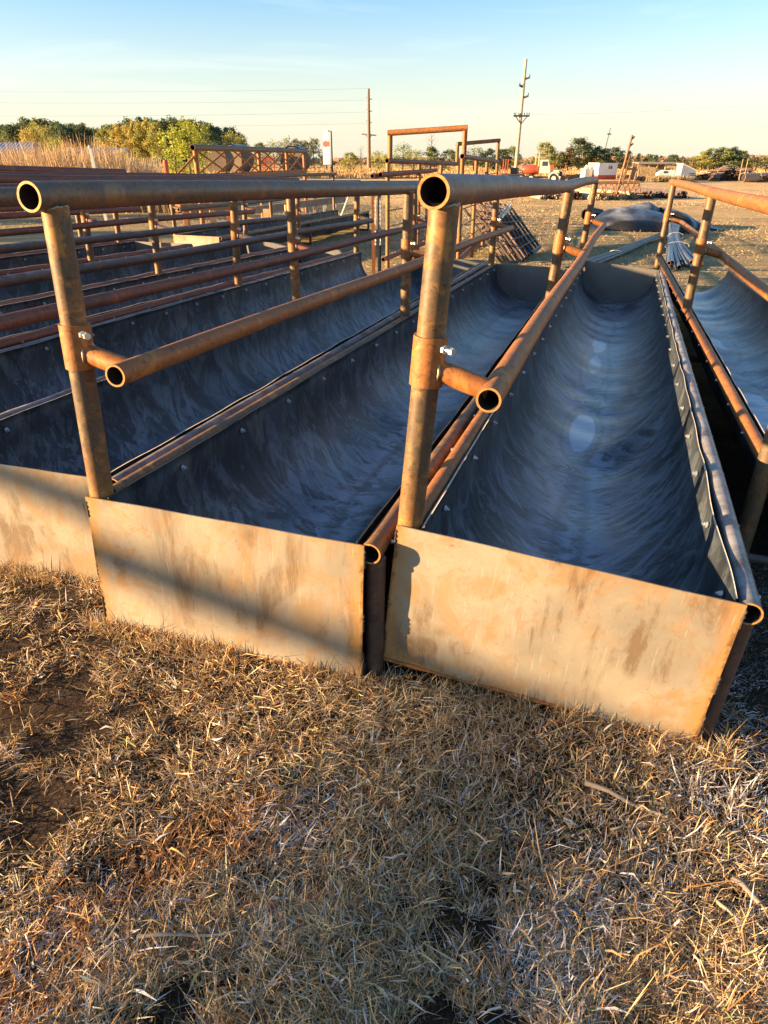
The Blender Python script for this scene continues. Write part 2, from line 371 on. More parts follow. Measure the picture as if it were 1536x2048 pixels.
def trough_mats(key):
    return dict(C=('rust_frosty', 'rust_tan', 'rust_orange', 'rust_frosty', 'rust_orange'),
                B=('rust_grey', 'rust_tan', 'rust_orange', 'rust_tan', 'rust_orange'),
                A=('rust_grey', 'rust_tan', 'rust_red', 'rust_dark', 'rust_orange'),
                A1=('rust_red', 'rust_tan', 'rust_dark', 'rust_dark', 'rust_orange'),
                A2=('rust_red', 'rust_tan', 'rust_dark', 'rust_red', 'rust_orange'),
                A3=('rust_red', 'rust_tan', 'rust_red', 'rust_red', 'rust_orange'),
                A4=('rust_red', 'rust_tan', 'rust_red', 'rust_red', 'rust_orange'),
                A5=('rust_red', 'rust_tan', 'rust_red', 'rust_red', 'rust_orange'),
                E=('rust_grey', 'rust_tan', 'rust_grey', 'rust_grey', 'rust_orange'),
                D=('rust_orange', 'rust_grey', 'rust_orange', 'rust_orange', 'rust_orange'))[key]
def make_trough(key, label, near_plate=True, far_plate=True):
    global BOLT
    O, yaw, pit, roll, L2, L3 = TR[key]
    rot = Euler((0, 0, -yaw)).to_matrix() @ Euler((pit, 0, 0)).to_matrix() @ Euler((0, roll, 0)).to_matrix()
    t = empty('feed_trough', (O[0], O[1], O[2]+CAMZ), rot.to_euler())
    tag(t, label, 'feed trough', 'feed troughs with pipe rails parked side by side')
    m_top, m_post, m_mid, m_rim, m_slv = trough_mats(key)
    hi = key in 'ABCD'
    if key == 'C': m_rim = 'rust_orange'
    ns = 40 if key in 'BC' else (28 if hi else 16)
    r = random.Random(hash(key) % 1000 if False else sum(map(ord, key)))
    # top rail, butted on the post heads
    dip = lambda s: (-.026*(s/L2 if s < L2 else max(0, 1-(s-L2)/(L3-L2))) if key == 'C' else 0.0)
    m = MB(); wob = [Vector((.004+.003*math.sin(i*.9+len(key)), q, 1.308+.004*math.sin(i*.7)+dip(q))) for i, q in enumerate(sorted([-.035+j*(TL+.09)/16 for j in range(17)]))]
    m.tube(wob, .0365, ns, 0, 1, 2, .0065, open_ends=True); m.build('top_rail', [m_top, 'rust_cut', 'inside_pipe'], t)
    m = MB(); wob = [Vector((.195+.004*math.sin(i*.8+2), -.045+i*(TL+.05)/16, .872+.004*math.sin(i*.6+1))) for i in range(17)]
    m.tube(wob, .0305, ns, 0, 1, 2, .0055, open_ends=True); m.build('middle_rail', [m_mid, 'rust_cut', 'inside_pipe'], t)
    for i, s in enumerate((.037, L2, L3)):
        m = MB(); z0 = .0 if i != 1 else .42
        m.tube([(.032, s, z0), (.026, s, .6), (.022, s, 1.0), (.018, s, 1.285+dip(s))], .035, ns, 0, radii=[.035]*4)
        p = m.build('post', m_post, t)
        # weld under the rail
        m = MB(); m.tube([(.014+.036*math.cos(a), s+.036*math.sin(a), 1.276+dip(s)+.009*abs(math.cos(a))+.0015*math.sin(7*a)) for a in [k*math.pi/10 for k in range(21)]], .0035, 6)
        m.build('weld_bead', 'weld_bead', p)
        m = MB(); m.tube([(.024, s, .862), (.0225, s, .985)], .0425, ns, 0, 0, 2, .006, open_ends=False, cap=False)
        vs = []; 
        # visible lip of the collar
        for zz in (.862, .985):
            nn = ns; xx = .024 if zz < .9 else .0225; vv = []
            for R2 in (.0425, .0345):
                for k in range(nn): a = 2*math.pi*k/nn; vv.append((xx+R2*math.cos(a), s+R2*math.sin(a), zz))
            m.add(vv, [(k, (k+1) % nn, nn+(k+1) % nn, nn+k) for k in range(nn)], 0)
        sl = m.build('collar', [m_slv], t)
        m = MB(); m.tube([(.045, s, .905), (.10, s, .893), (.185, s, .875)], .0275, ns, 0); m.build('bracket_arm', [m_mid if key != 'C' else 'rust_orange'], t)
        m = MB()
        m.tube([(.057+.004*math.sin(3*a), s+.029*math.sin(a), .902+.030*math.cos(a)) for a in [k*math.pi/8 for k in range(17)]], .0045, 6)
        m.build('weld_bead', 'weld_bead', sl)
        m = MB(); a = R_(-28); dx, dy = math.cos(a), math.sin(a); b = Vector((.0225, s, .962))
        dv = Vector((dx, dy, 0))
        m.hexa(b+dv*.040, b+dv*.052, .0115); m.tube([b+dv*.052, b+dv*.068], .0055, 12); m.hexa(b+dv*.068, b+dv*.078, .0100)
        m.build('set_screw', 'galvanised', t)
    # rim pipes
    m = MB(); m.tube([(.034, .07, .446), (.036, TL/2, .445), (.034, TL-.02, .446)], .030, ns, 0, cap=True); m.build('rim_pipe', [m_rim], t)
    m = MB(); m.tube([(.914, 0.004, .444)]+[(.914+.003*math.sin(i), i*TL/8, .444+.002*math.sin(i*2)) for i in range(1, 8)]+[(.914, TL-.004, .444)], .031, ns, 0, 1, 2, .005, open_ends=True); m.build('rim_pipe', ['rust_slate' if key == 'C' else m_rim, 'rust_cut', 'inside_pipe'], t)
    # legs under the right rim and at the middle
    for s in (.05, TL/2, TL-.05):
        m = MB(); m.tube([(.922, s, 0.0), (.918, s, .412)], .028, ns); m.build('leg', 'rust_dark', t)
    for s in (.05, TL/2, TL-.05):
        m = MB(); m.tube([(.02, s, .028), (.93, s, .028)], .024, 12); m.build('cross_pipe', 'rust_dark', t)
    # end sheets
    for e, s in ((0, -.001), (1, TL+.001)):
        if (e == 0 and not near_plate) or (e == 1 and not far_plate): continue
        m = MB(); th = .005; y0, y1 = (s-th, s) if e == 0 else (s, s+th)
        nx, nz = 24, 10; x1 = TW
        for yy, fl in ((y0, 0), (y1, 1)):
            vs = [(x1*i/nx, yy+.0015*math.sin(i*.7+j), .012+(TH-.012)*j/nz) for j in range(nz+1) for i in range(nx+1)]
            fs = [(j*(nx+1)+i, j*(nx+1)+i+1, (j+1)*(nx+1)+i+1, (j+1)*(nx+1)+i) for j in range(nz) for i in range(nx)]
            m.add(vs, fs if fl == 0 else [f[::-1] for f in fs], 0, True)
        N = (nx+1)*(nz+1); rim = [i for i in range(nx+1)]+[j*(nx+1)+nx for j in range(1, nz+1)]+[nz*(nx+1)+i for i in range(nx-1, -1, -1)]+[j*(nx+1) for j in range(nz-1, 0, -1)]
        m.add([], []) ; base = len(m.v)-2*N
        rv = [m.v[base+q] for q in rim]+[m.v[base+N+q] for q in rim]; nr = len(rim); rb = len(m.v); m.v += rv
        for q in range(nr): q2 = (q+1) % nr; m.f.append((rb+q2, rb+q, rb+nr+q, rb+nr+q2)); m.mi.append(0); m.sm.append(False)
        pl = m.build('end_panel', 'plate_steel' if e == 0 else 'plate_shaded', t)
        m = MB(); ys = y0-.001 if e == 0 else y1+.001
        nseg = 40
        m.tube([(.005+.895*i/nseg, ys+.002, .013+.0008*math.sin(i*2.1)) for i in range(nseg+1)], .008, 6, radii=[.0068+.0007*math.sin(i*1.7)+.0004*math.sin(i*5.1) for i in range(nseg+1)])
        m.build('bottom_weld', 'rust_orange', pl)
        for z0, z1 in ((.03, .12), (.19, .25), (.40, .46)):
          for xx, xs in ((.902, 1), (.001, -1)):
            m = MB(); m.tube([(xx+.002*math.sin(k*3), ys+.003, z0+(z1-z0)*k/8) for k in range(9)], .005, 6, radii=[.002, .0045, .0035, .0045, .003, .0045, .0035, .004, .002])
            m.build('corner_weld', 'rust_black', pl)
          if False: m.tube([(.902+.002*math.sin(k*3), ys+.003, z0+(z1-z0)*k/8) for k in range(9)], .005, 6, radii=[.003, .006, .005, .0065, .005, .006, .005, .006, .003])
    # liner
    prof = liner_profile(); 
    arc = [0]
    for (a, b), (c, d) in zip(prof, prof[1:]): arc.append(arc[-1]+math.hypot(c-a, d-b))
    ny = 220 if key in 'CD' else (110 if hi else 60); me = bpy.data.meshes.new('liner'); P = len(prof); th = .006
    vs = []; uvs = []; ice = []
    spots = {'C': ((2.35, .44, .36, .072, 1.0), (4.72, .43, .34, .062, .9), (3.95, .43, .62, .085, .62), (1.0, .47, .9, .07, .25), (5.6, .45, .5, .10, .3), (3.2, .62, .35, .08, .35)), 'D': ((2.19, .456, .5, .11, 1.0), (4.1, .45, .6, .12, .6), (5.6, .45, .8, .14, .4)), 'B': ((5.2, .50, 1.5, .16, .50), (1.5, .55, 1.0, .10, .35)), 'A': ((4.8, .5, 1.8, .15, .42),)}.get(key, ())
    s0, s1 = .012, TL-.012
    def disp(u, s):
        e = abs(u-.5)*2
        w = .006*math.sin(s*5.1+3*u+len(key))*math.sin(math.pi*u)+.010*math.sin(s*1.7+u*4)*math.sin(math.pi*u)
        w += .0035*math.sin(s*6.3-7*u+1.7*math.sin(s*1.9))*math.sin(math.pi*u)
        w += .0035*math.sin(s*14+9*u+2*math.sin(s*2.3))*math.sin(math.pi*u)**2
        if key in 'CD':
            q = s-(1.9+1.5*(u-.5)); w += .030*math.exp(-(q/.13)**2)*max(0, math.sin(math.pi*max(0, min(1, (u-.50)/.42))))-.022*math.exp(-((q+.24)/.16)**2)*max(0, math.sin(math.pi*max(0, min(1, (u-.50)/.40))))
            q = s-(3.5-1.2*(u-.5)); w += .018*math.exp(-(q/.16)**2)*max(0, math.sin(math.pi*max(0, min(1, (u-.10)/.45))))
        if key in 'BA': q = s-(2.6+1.1*(u-.5)); w += .016*math.exp(-(q/.2)**2)*math.sin(math.pi*u)
        edge = max(0, (e-.94)/.06); 
        return w, edge*.004*math.sin(s*2*math.pi/.435)+edge*.003*math.sin(s*3.3+key.__len__())
    for side in (0, 1):
        for j in range(ny+1):
            s = s0+(s1-s0)*j/ny
            for i, (px, pz) in enumerate(prof):
                a = Vector(prof[min(i+1, P-1)]); b = Vector(prof[max(i-1, 0)]); d = (a-b).normalized(); nrm = Vector((-d.y, d.x))
                u = arc[i]/arc[-1]; w, ez = disp(u, s)
                q = Vector((px, pz))+nrm*(w+(0 if side == 0 else -th))
                if i in (0, P-1): q.y += (ez+.003*math.sin(s*9))*(.35 if i == 0 else (.8 if key in 'CD' else .5))
                if (key == 'C' and i >= P-2): q.x -= .010*math.exp(-((s-.55)/.18)**2)*(1 if i == P-1 else .3)
                vs.append((q.x, s, q.y)); uvs.append((u, s)); ice.append(max([0]+[a_*math.exp(-(((s-s_)/rs)**2+((px-x_)/rx)**2)**1.3*.69) for s_, x_, rs, rx, a_ in spots]))
    N = P*(ny+1); fs = []; mi = []
    for j in range(ny):
        for i in range(P-1):
            a = j*P+i; fs.append((a, a+1, a+P+1, a+P)); mi.append(0); fs.append((N+a, N+a+P, N+a+P+1, N+a+1)); mi.append(0)
        for i, fl in ((0, 0), (P-1, 1)):
            a = j*P+i; q = (a, a+P, N+a+P, N+a); fs.append(q if fl else q[::-1]); mi.append(1)
    for j in (0, ny):
        for i in range(P-1):
            a = j*P+i; fs.append((a, N+a, N+a+1, a+1)); mi.append(0)
    me.from_pydata(vs, [], fs); uvl = me.uv_layers.new(name='uv')
    idx = np.empty(len(me.loops), int); me.loops.foreach_get('vertex_index', idx); uvl.data.foreach_set('uv', np.array(uvs)[idx].ravel())
    ia = me.attributes.new('ice', 'FLOAT', 'POINT'); ia.data.foreach_set('value', np.array(ice, np.float32))
    me.materials.append(M('liner_sheet')); me.materials.append(M('black_rubber') if key == 'B' else M('liner_edge'))
    me.polygons.foreach_set('material_index', mi); me.polygons.foreach_set('use_smooth', [True]*len(fs)); me.update()
    lo = bpy.data.objects.new('liner', me); C.objects.link(lo); lo.parent = t
    # bolts
    if BOLT is None:
        bm_ = MB(); bm_.tube([(0, 0, 0), (.003, 0, 0)], .0105, 14); bm_.hexa((.003, 0, 0), (.010, 0, 0), .0078); bm_.tube([(.010, 0, 0), (.016, 0, 0)], .0042, 8)
        b = bm_.build('bolt', 'galvanised', t); BOLT = b
        b2 = MB(); b2.tube([(0, 0, 0), (.010, 0, 0)], .006, 8); BOLT2 = b2.build('bolt_tip', 'galvanised', t); make_trough.b2 = BOLT2
        first = True
    else: first = False
    k = 0
    for side in (0, 1):
        s = (.11 if side else (.26 if key == 'C' else .41))
        while s < TL-.05:
            ss = s+r.uniform(-.01, .01)
            b = BOLT if (first and k == 0) else BOLT.copy()
            if b is not BOLT: C.objects.link(b); b.parent = t
            b.location = (.076+.004, ss, .425) if side == 0 else (.869-.004, ss, .425)
            b.rotation_euler = (r.uniform(0, 1), r.uniform(-.12, .12)+(math.pi if side else 0), r.uniform(-.12, .12))
            if side == 1 or hi:
                b2 = make_trough.b2 if (first and k == 0) else make_trough.b2.copy()
                if b2 is not make_trough.b2: C.objects.link(b2); b2.parent = t
                b2.location = (.004, ss, .440) if side == 0 else (.944, ss, .440); b2.rotation_euler = (0, math.pi if side == 0 else 0, 0)
            k += 1; s += .435
    return t
labels = {
 'C': 'nearest rusty pipe feed trough, tilted right, with stained tan end panel casting to the right front corner',
 'B': 'trough with grey brown top rail and clean tan end panel beside the tilted one',
 'A': 'feed trough with red rusty middle rail, its pale end panel cut by the left edge',
 'A1': 'second trough behind the cut off pale panel, with open far end and no far panel',
 'A2': 'third trough behind the cut off pale panel, dark middle rail and closed far end',
 'A3': 'fourth trough behind the cut off pale panel, reddish middle rail under timber posts',
 'A4': 'farthest feed trough in the row at upper left, thin red rails',
 'D': 'orange railed feed trough leaning at the right edge with open far end, beyond a dark gap',
}
labels['C'] = 'nearest rusty pipe feed trough, tilted to the right, end panel stained with brown smears'
labels['A'] = 'trough with red middle rail whose pale end panel is cut by the left edge'
labels['A5'] = 'outermost feed trough at upper left, only its short red top rail clear'
labels['E'] = 'separate grey railed feed trough standing beyond the row, under the truss'
labels['D'] = 'orange railed feed trough leaning at the right edge beyond a dark gap'
for k in ('C', 'B', 'A', 'A1', 'A2', 'A3', 'A4', 'A5', 'E', 'D'):
    make_trough(k, labels[k], near_plate=(k != 'D'), far_plate=(k not in ('A1', 'D', 'E')))

# ------------------------------------------------------------------ ground sheet
def mat_ground():
    n = NT('ground_soil_and_turf')
    p = n.tc.outputs['Object']; xyz = n.sep(p)
    r = n.new('ShaderNodeVectorMath', operation='LENGTH'); n.l(p, r.inputs[0]); d = r.outputs['Value']
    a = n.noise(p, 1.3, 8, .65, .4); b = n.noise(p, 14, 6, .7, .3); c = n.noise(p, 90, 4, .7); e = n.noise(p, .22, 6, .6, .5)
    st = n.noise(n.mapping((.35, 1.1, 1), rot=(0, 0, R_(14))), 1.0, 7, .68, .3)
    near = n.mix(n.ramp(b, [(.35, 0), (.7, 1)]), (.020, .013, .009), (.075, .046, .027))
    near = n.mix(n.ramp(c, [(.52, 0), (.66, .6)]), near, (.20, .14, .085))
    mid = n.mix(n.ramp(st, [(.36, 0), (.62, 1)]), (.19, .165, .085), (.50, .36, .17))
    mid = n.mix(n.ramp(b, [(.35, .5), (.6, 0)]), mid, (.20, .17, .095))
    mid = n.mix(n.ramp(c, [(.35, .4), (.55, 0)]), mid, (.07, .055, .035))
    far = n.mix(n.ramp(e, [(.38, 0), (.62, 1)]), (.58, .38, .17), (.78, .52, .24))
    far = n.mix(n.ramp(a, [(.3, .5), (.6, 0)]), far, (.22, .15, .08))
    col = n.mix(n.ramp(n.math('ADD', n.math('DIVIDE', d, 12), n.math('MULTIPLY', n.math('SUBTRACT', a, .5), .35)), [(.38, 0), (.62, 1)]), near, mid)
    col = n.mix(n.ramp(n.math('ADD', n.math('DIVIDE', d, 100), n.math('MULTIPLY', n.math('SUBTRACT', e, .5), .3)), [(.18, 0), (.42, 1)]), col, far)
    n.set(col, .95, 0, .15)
    n.bump(n.mix(.5, b, c), .9, .03)
mat_ground()
def ground():
    def sp_(k, n, a, mx): t = np.linspace(-1, 1, n); v = np.sinh(t*a)/np.sinh(a)*mx; return v
    xs = sp_(0, 261, 9.2, 4000); ys = sp_(0, 281, 9.0, 4200)+.5*(1-np.abs(np.linspace(-1, 1, 281)))*6
    X, Y = np.meshgrid(xs, ys); Z = gz(X, Y)
    D = np.hypot(X, Y)
    Z = Z+np.where(D > 9, .05*np.sin(X*.31+2*np.sin(Y*.17))*np.sin(Y*.27), 0)*np.clip((D-9)/20, 0, 1)
    v = np.stack([X, Y, Z], -1).reshape(-1, 3); nx, ny = len(xs), len(ys)
    i = np.arange(nx-1)[None, :]+nx*np.arange(ny-1)[:, None]; f = np.stack([i, i+1, i+nx+1, i+nx], -1).reshape(-1, 4)
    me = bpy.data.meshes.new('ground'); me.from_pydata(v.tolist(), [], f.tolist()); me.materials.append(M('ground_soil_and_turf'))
    me.polygons.foreach_set('use_smooth', [True]*len(f))
    o = bpy.data.objects.new('ground', me); C.objects.link(o); structure(o); return o
ground()

# ------------------------------------------------------------------ grass
def mat_blade(name, rough=.75):
    n = NT(name); at_ = n.new('ShaderNodeAttribute'); at_.attribute_name = 'tint'
    n.set(at_.outputs['Color'], rough, 0, .25)
    tr = n.new('ShaderNodeBsdfTranslucent'); n.l(at_.outputs['Color'], tr.inputs['Color'])
    ms = n.new('ShaderNodeMixShader'); ms.inputs[0].default_value = .22
    out = n.n['Material Output']; n.l(n.b.outputs[0], ms.inputs[1]); n.l(tr.outputs[0], ms.inputs[2]); n.l(ms.outputs[0], out.inputs['Surface'])
mat_blade('dry_blade')
def pn(x, y, sc, seed):
    g = np.random.default_rng(seed); s = np.zeros_like(x); w = 0
    for o in range(3):
        for k in range(4):
            a = g.uniform(0, 6.28); f = sc*(2.1**o)*g.uniform(.7, 1.4); ph = g.uniform(0, 6.28, 2); am = .6**o
            s = s+am*np.sin(f*(x*np.cos(a)+y*np.sin(a))+ph[0]+1.2*np.sin(f*.6*(x*np.sin(a)-y*np.cos(a))+ph[1])); w += am
    return s/w*1.9
def blades(name, x, y, z, az, el, ln, wd, curl, col, mat='dry_blade'):
    n = len(x); ca, sa = np.cos(az), np.sin(az)
    d0 = np.stack([ca*np.cos(el), sa*np.cos(el), np.sin(el)], -1)
    e2 = el+curl; d1 = np.stack([ca*np.cos(e2), sa*np.cos(e2), np.sin(e2)], -1)
    g = np.random.default_rng(n); tw = g.uniform(-1.2, 1.2, n)
    sx = np.stack([-sa*np.cos(tw), ca*np.cos(tw), np.sin(tw)], -1)*(wd/2)[:, None]
    p0 = np.stack([x, y, z], -1); p1 = p0+d0*(ln*.5)[:, None]; p2 = p1+d1*(ln*.5)[:, None]
    p2[:, 2] = np.maximum(p2[:, 2], z-.004); p1[:, 2] = np.maximum(p1[:, 2], z)
    V = np.stack([p0-sx*.8, p0+sx*.8, p1+sx, p1-sx, p2+sx*.15, p2-sx*.15], 1).reshape(-1, 3)
    b = np.arange(n)[:, None]*6
    F = np.concatenate([b+np.array([0, 1, 2, 3]), b+np.array([3, 2, 4, 5])], 1).reshape(-1)
    me = bpy.data.meshes.new(name); me.vertices.add(6*n); me.vertices.foreach_set('co', V.ravel().astype(np.float32))
    me.loops.add(8*n); me.loops.foreach_set('vertex_index', F.astype(np.int32))
    me.polygons.add(2*n); me.polygons.foreach_set('loop_start', (np.arange(2*n)*4).astype(np.int32)); me.polygons.foreach_set('loop_total', np.full(2*n, 4, np.int32))
    a = me.color_attributes.new('tint', 'FLOAT_COLOR', 'POINT'); cc = np.repeat(np.concatenate([col, np.ones((n, 1))], 1), 6, axis=0)
    a.data.foreach_set('color', cc.ravel().astype(np.float32)); me.materials.append(M(mat)); me.update(calc_edges=True)
    o = bpy.data.objects.new(name, me); C.objects.link(o); return o
FOOT = []
for k, (O, yaw, pit, roll, l2, l3) in TR.items(): FOOT.append((O[0], O[1], yaw))
def in_trough(x, y, m=.0):
    r = np.zeros(x.shape, bool)
    for ox, oy, yaw in FOOT:
        u = (x-ox)*math.cos(yaw)-(y-oy)*math.sin(yaw); v = (x-ox)*math.sin(yaw)+(y-oy)*math.cos(yaw)
        r |= (u > -.01-m) & (u < .95+m) & (v > -.012-m) & (v < TL+.02+m)
    return r
PAL = np.array([(.68, .48, .24), (.60, .47, .30), (.48, .26, .10), (.52, .45, .37), (.16, .10, .055), (.30, .30, .12), (.76, .60, .36)])
FROST = np.array([(.72, .73, .76), (.60, .62, .66), (.82, .82, .83)])
def near_grass():
    g = np.random.default_rng(11)
    for name, N, r0, r1, lab in (('dry_grass', 460000, .55, 9.5, 'matted dry straw coloured grass with frost in front of the trough end panels'),):
        r = np.exp(g.uniform(np.log(r0), np.log(r1), N)); th = g.uniform(R_(-62), R_(62), N)
        r = np.where(r < .9, g.uniform(.5, 1.0, N), r)
        x = r*np.sin(th); y = r*np.cos(th)
        tuf = pn(x, y, 5.0, 3); bare = pn(x, y, 3.4, 5)+.6*pn(x, y, 12, 9)+.38*np.clip(x-.1, -.4, .8); fro = pn(x, y, 1.9, 8)+.6*pn(x, y, 8, 21)+1.0*np.clip(x-.2, -.8, .9)-.02
        keep = ~in_trough(x, y) & (g.uniform(0, 1, N) < np.clip(.95-.70*(bare > .52)-.22*(bare > .20)+.3*(tuf > .5)-.22*(bare > .85), .05, 1))
        keep &= g.uniform(0, 1, N) < np.where(y > 3.0, .75, 1)
        x, y, r, tuf, bare, fro = (a[keep] for a in (x, y, r, tuf, bare, fro)); n = len(x)
        # clumps: pull some blades to tuft centres
        k = g.integers(0, n, n//2); cx = x[:n//9]; cy = y[:n//9]; ci = g.integers(0, len(cx), n)
        j = g.uniform(0, 1, n) < .0
        az = pn(x, y, 2.2, 30)*2.6+g.normal(0, 1.1, n)
        tf = g.uniform(0, 1, n) < .20; nt_ = int(tf.sum()); tc_ = g.integers(0, n, max(1, nt_//26))[g.integers(0, max(1, nt_//26), nt_)]; da = g.uniform(0, 6.28, nt_); dr = np.abs(g.normal(0, .013, nt_))+.001
        cx0, cy0 = x[tc_]+dr*np.cos(da), y[tc_]+dr*np.sin(da); okk = ~in_trough(cx0, cy0); x[tf] = np.where(okk, cx0, x[tf]); y[tf] = np.where(okk, cy0, y[tf]); az[tf] = da+g.normal(0, .5, nt_)
        up = g.uniform(0, 1, n); el = np.where(up < .76, np.abs(g.normal(.20, .22, n)), g.uniform(.4, 1.2, n)); el = np.where(tf, np.abs(g.normal(.52, .36, n)), el); 
        ln = np.where(up < .80, g.uniform(.006, .078, n), g.uniform(.015, .060, n))*np.clip(.8+.4*tuf, .5, 1.35)
        big = g.uniform(0, 1, n) < .006; ln = np.where(big, g.uniform(.07, .15, n), ln)
        wd = g.uniform(.0009, .0029, n)*np.where(big, 1.25, 1)*np.clip(r/2.6, 1, 2.2)*np.where(ln < .03, 1.25, 1)
        z = gz(x, y)+g.uniform(-.004, .022, n)*np.where(up < .80, 1, 0)*np.clip(.9+.5*tuf, .3, 1.4)
        curl = g.normal(-.35, .55, n)
        ci = g.choice(len(PAL), n, p=[.34, .20, .20, .07, .07, .04, .08]); col = PAL[ci]
        fm = (fro+g.normal(0, .32, n)) > .62; fc = FROST[g.integers(0, 3, n)]
        col = np.where(fm[:, None], fc*.75+col*.25, col)
        warm = (pn(x, y, 2.6, 44) > .5) & ~fm; col = np.where(warm[:, None], col*np.array([1.0, .80, .62]), col)
        crumb = fm & (g.uniform(0, 1, n) < .5); ln = np.where(crumb, g.uniform(.004, .018, n), ln); wd = np.where(crumb, wd*1.2, wd)
        dk = np.clip(1-.55*(bare > .75)-.15*(bare > .35), .3, 1)[:, None]; col = np.clip(col*g.uniform(.6, 1.35, (n, 1))*dk*(1+.25*np.clip(tuf, -1, 1))[:, None], .01, .85)
        # turf between and behind the troughs: shade is darkened into the blade colour
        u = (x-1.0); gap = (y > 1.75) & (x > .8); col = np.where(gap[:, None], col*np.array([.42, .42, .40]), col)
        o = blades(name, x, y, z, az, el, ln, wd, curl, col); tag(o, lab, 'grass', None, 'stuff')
near_grass()
def edge_grass():
    g = np.random.default_rng(77); X = []; Y = []; A = []
    for k in ('A', 'B', 'C'):
        O, yaw = TR[k][0], TR[k][1]; n = 2600; u = g.uniform(-.05, 1.0, n); v = -.014-np.abs(g.normal(0, .022, n)); c = np.clip(.5+pn(u*3, u*0+len(k), 4.0, ord(k[0])), .12, 1); kk = g.uniform(0, 1, n) < c; u = u[kk]; v = v[kk]
        X.append(O[0]+u*math.cos(yaw)+v*math.sin(yaw)); Y.append(O[1]-u*math.sin(yaw)+v*math.cos(yaw)); A.append(g.uniform(0, 2*math.pi, len(u)))
    x = np.concatenate(X); y = np.concatenate(Y); az = np.concatenate(A); ok = ~in_trough(x, y); x, y, az = x[ok], y[ok], az[ok]; n = len(x)
    col = PAL[g.choice(len(PAL), n, p=[.34, .20, .20, .07, .07, .04, .08])]*g.uniform(.6, 1.15, (n, 1))
    o = blades('edge_grass', x, y, gz(x, y), az, g.uniform(.5, 1.45, n), g.uniform(.02, .085, n)*np.where(g.uniform(0, 1, n) < .05, 1.7, 1), g.uniform(.001, .0028, n), g.normal(-.3, .4, n), col)
    tag(o, 'upright dry grass growing against the foot of the end panels', 'grass', None, 'stuff')
edge_grass()
def far_grass():
    g = np.random.default_rng(5); N = 300000
    r = np.exp(g.uniform(np.log(7.5), np.log(60), N)); th = g.uniform(R_(-40), R_(40), N); x = r*np.sin(th); y = r*np.cos(th)
    p = pn(x, y, .35, 3)+.7*pn(x*.5, y*1.6, .9, 4); keep = ~in_trough(x, y) & (g.uniform(0, 1, N) < np.clip(.55+.4*p, .1, 1)); x, y, r, p = (a[keep] for a in (x, y, r, p)); n = len(x)
    az = g.uniform(0, 6.28, n); el = np.abs(g.normal(.3, .35, n)); ln = g.uniform(.03, .09, n)*np.clip(r/16, .7, 1.5); wd = g.uniform(.003, .008, n)*np.clip(r/10, 1, 4)
    col = PAL[g.choice(len(PAL), n, p=[.24, .20, .10, .16, .08, .17, .05])]*g.uniform(.55, 1.05, (n, 1))
    o = blades('short_grass', x, y, gz(x, y)-.004, az, el, ln, wd, g.normal(-.3, .4, n), col); tag(o, 'short cropped tan grass of the yard beyond the troughs', 'grass', None, 'stuff')
far_grass()
def reeds():
    g = np.random.default_rng(6)
    N = 26000; Y = g.uniform(26, 46, N); px = g.uniform(-500, 420, N)
    x = (px-768)/1581*Y; hgt = g.uniform(1.2, 2.0, N)*np.clip(1.12+.22*pn(x, Y, .5, 2), .5, 1.3)*np.clip((430-px)/200, .35, 1)
    col = np.array([(.62, .42, .20), (.55, .34, .15), (.46, .32, .20), (.68, .50, .28)])[g.integers(0, 4, N)]*g.uniform(.6, 1.1, (N, 1))
    o = blades('tall_grass', x, Y, gz(x, Y), g.uniform(0, 6.28, N), g.uniform(1.3, 1.55, N), hgt, g.uniform(.02, .055, N), g.normal(-.12, .12, N), col)
    tag(o, 'golden tall dry reeds standing in front of the woods at upper left', 'tall grass', None, 'stuff')
    N = 60000; Y = np.exp(g.uniform(np.log(84), np.log(240), N)); x = g.uniform(-.62, .62, N)*Y
    hgt = g.uniform(.25, .55, N)*np.clip(1+.4*pn(x, Y, .2, 7), .4, 1.5)
    col = np.array([(.60, .38, .16), (.52, .31, .13), (.66, .45, .22)])[g.integers(0, 3, N)]*g.uniform(.65, 1.05, (N, 1))
    o = blades('field_grass', x, Y, gz(x, Y), g.uniform(0, 6.28, N), g.uniform(1.1, 1.5, N), hgt, g.uniform(.08, .22, N), g.normal(-.2, .2, N), col)
    tag(o, 'flat golden meadow grass stretching to the far tree line', 'grass', None, 'stuff')
reeds()
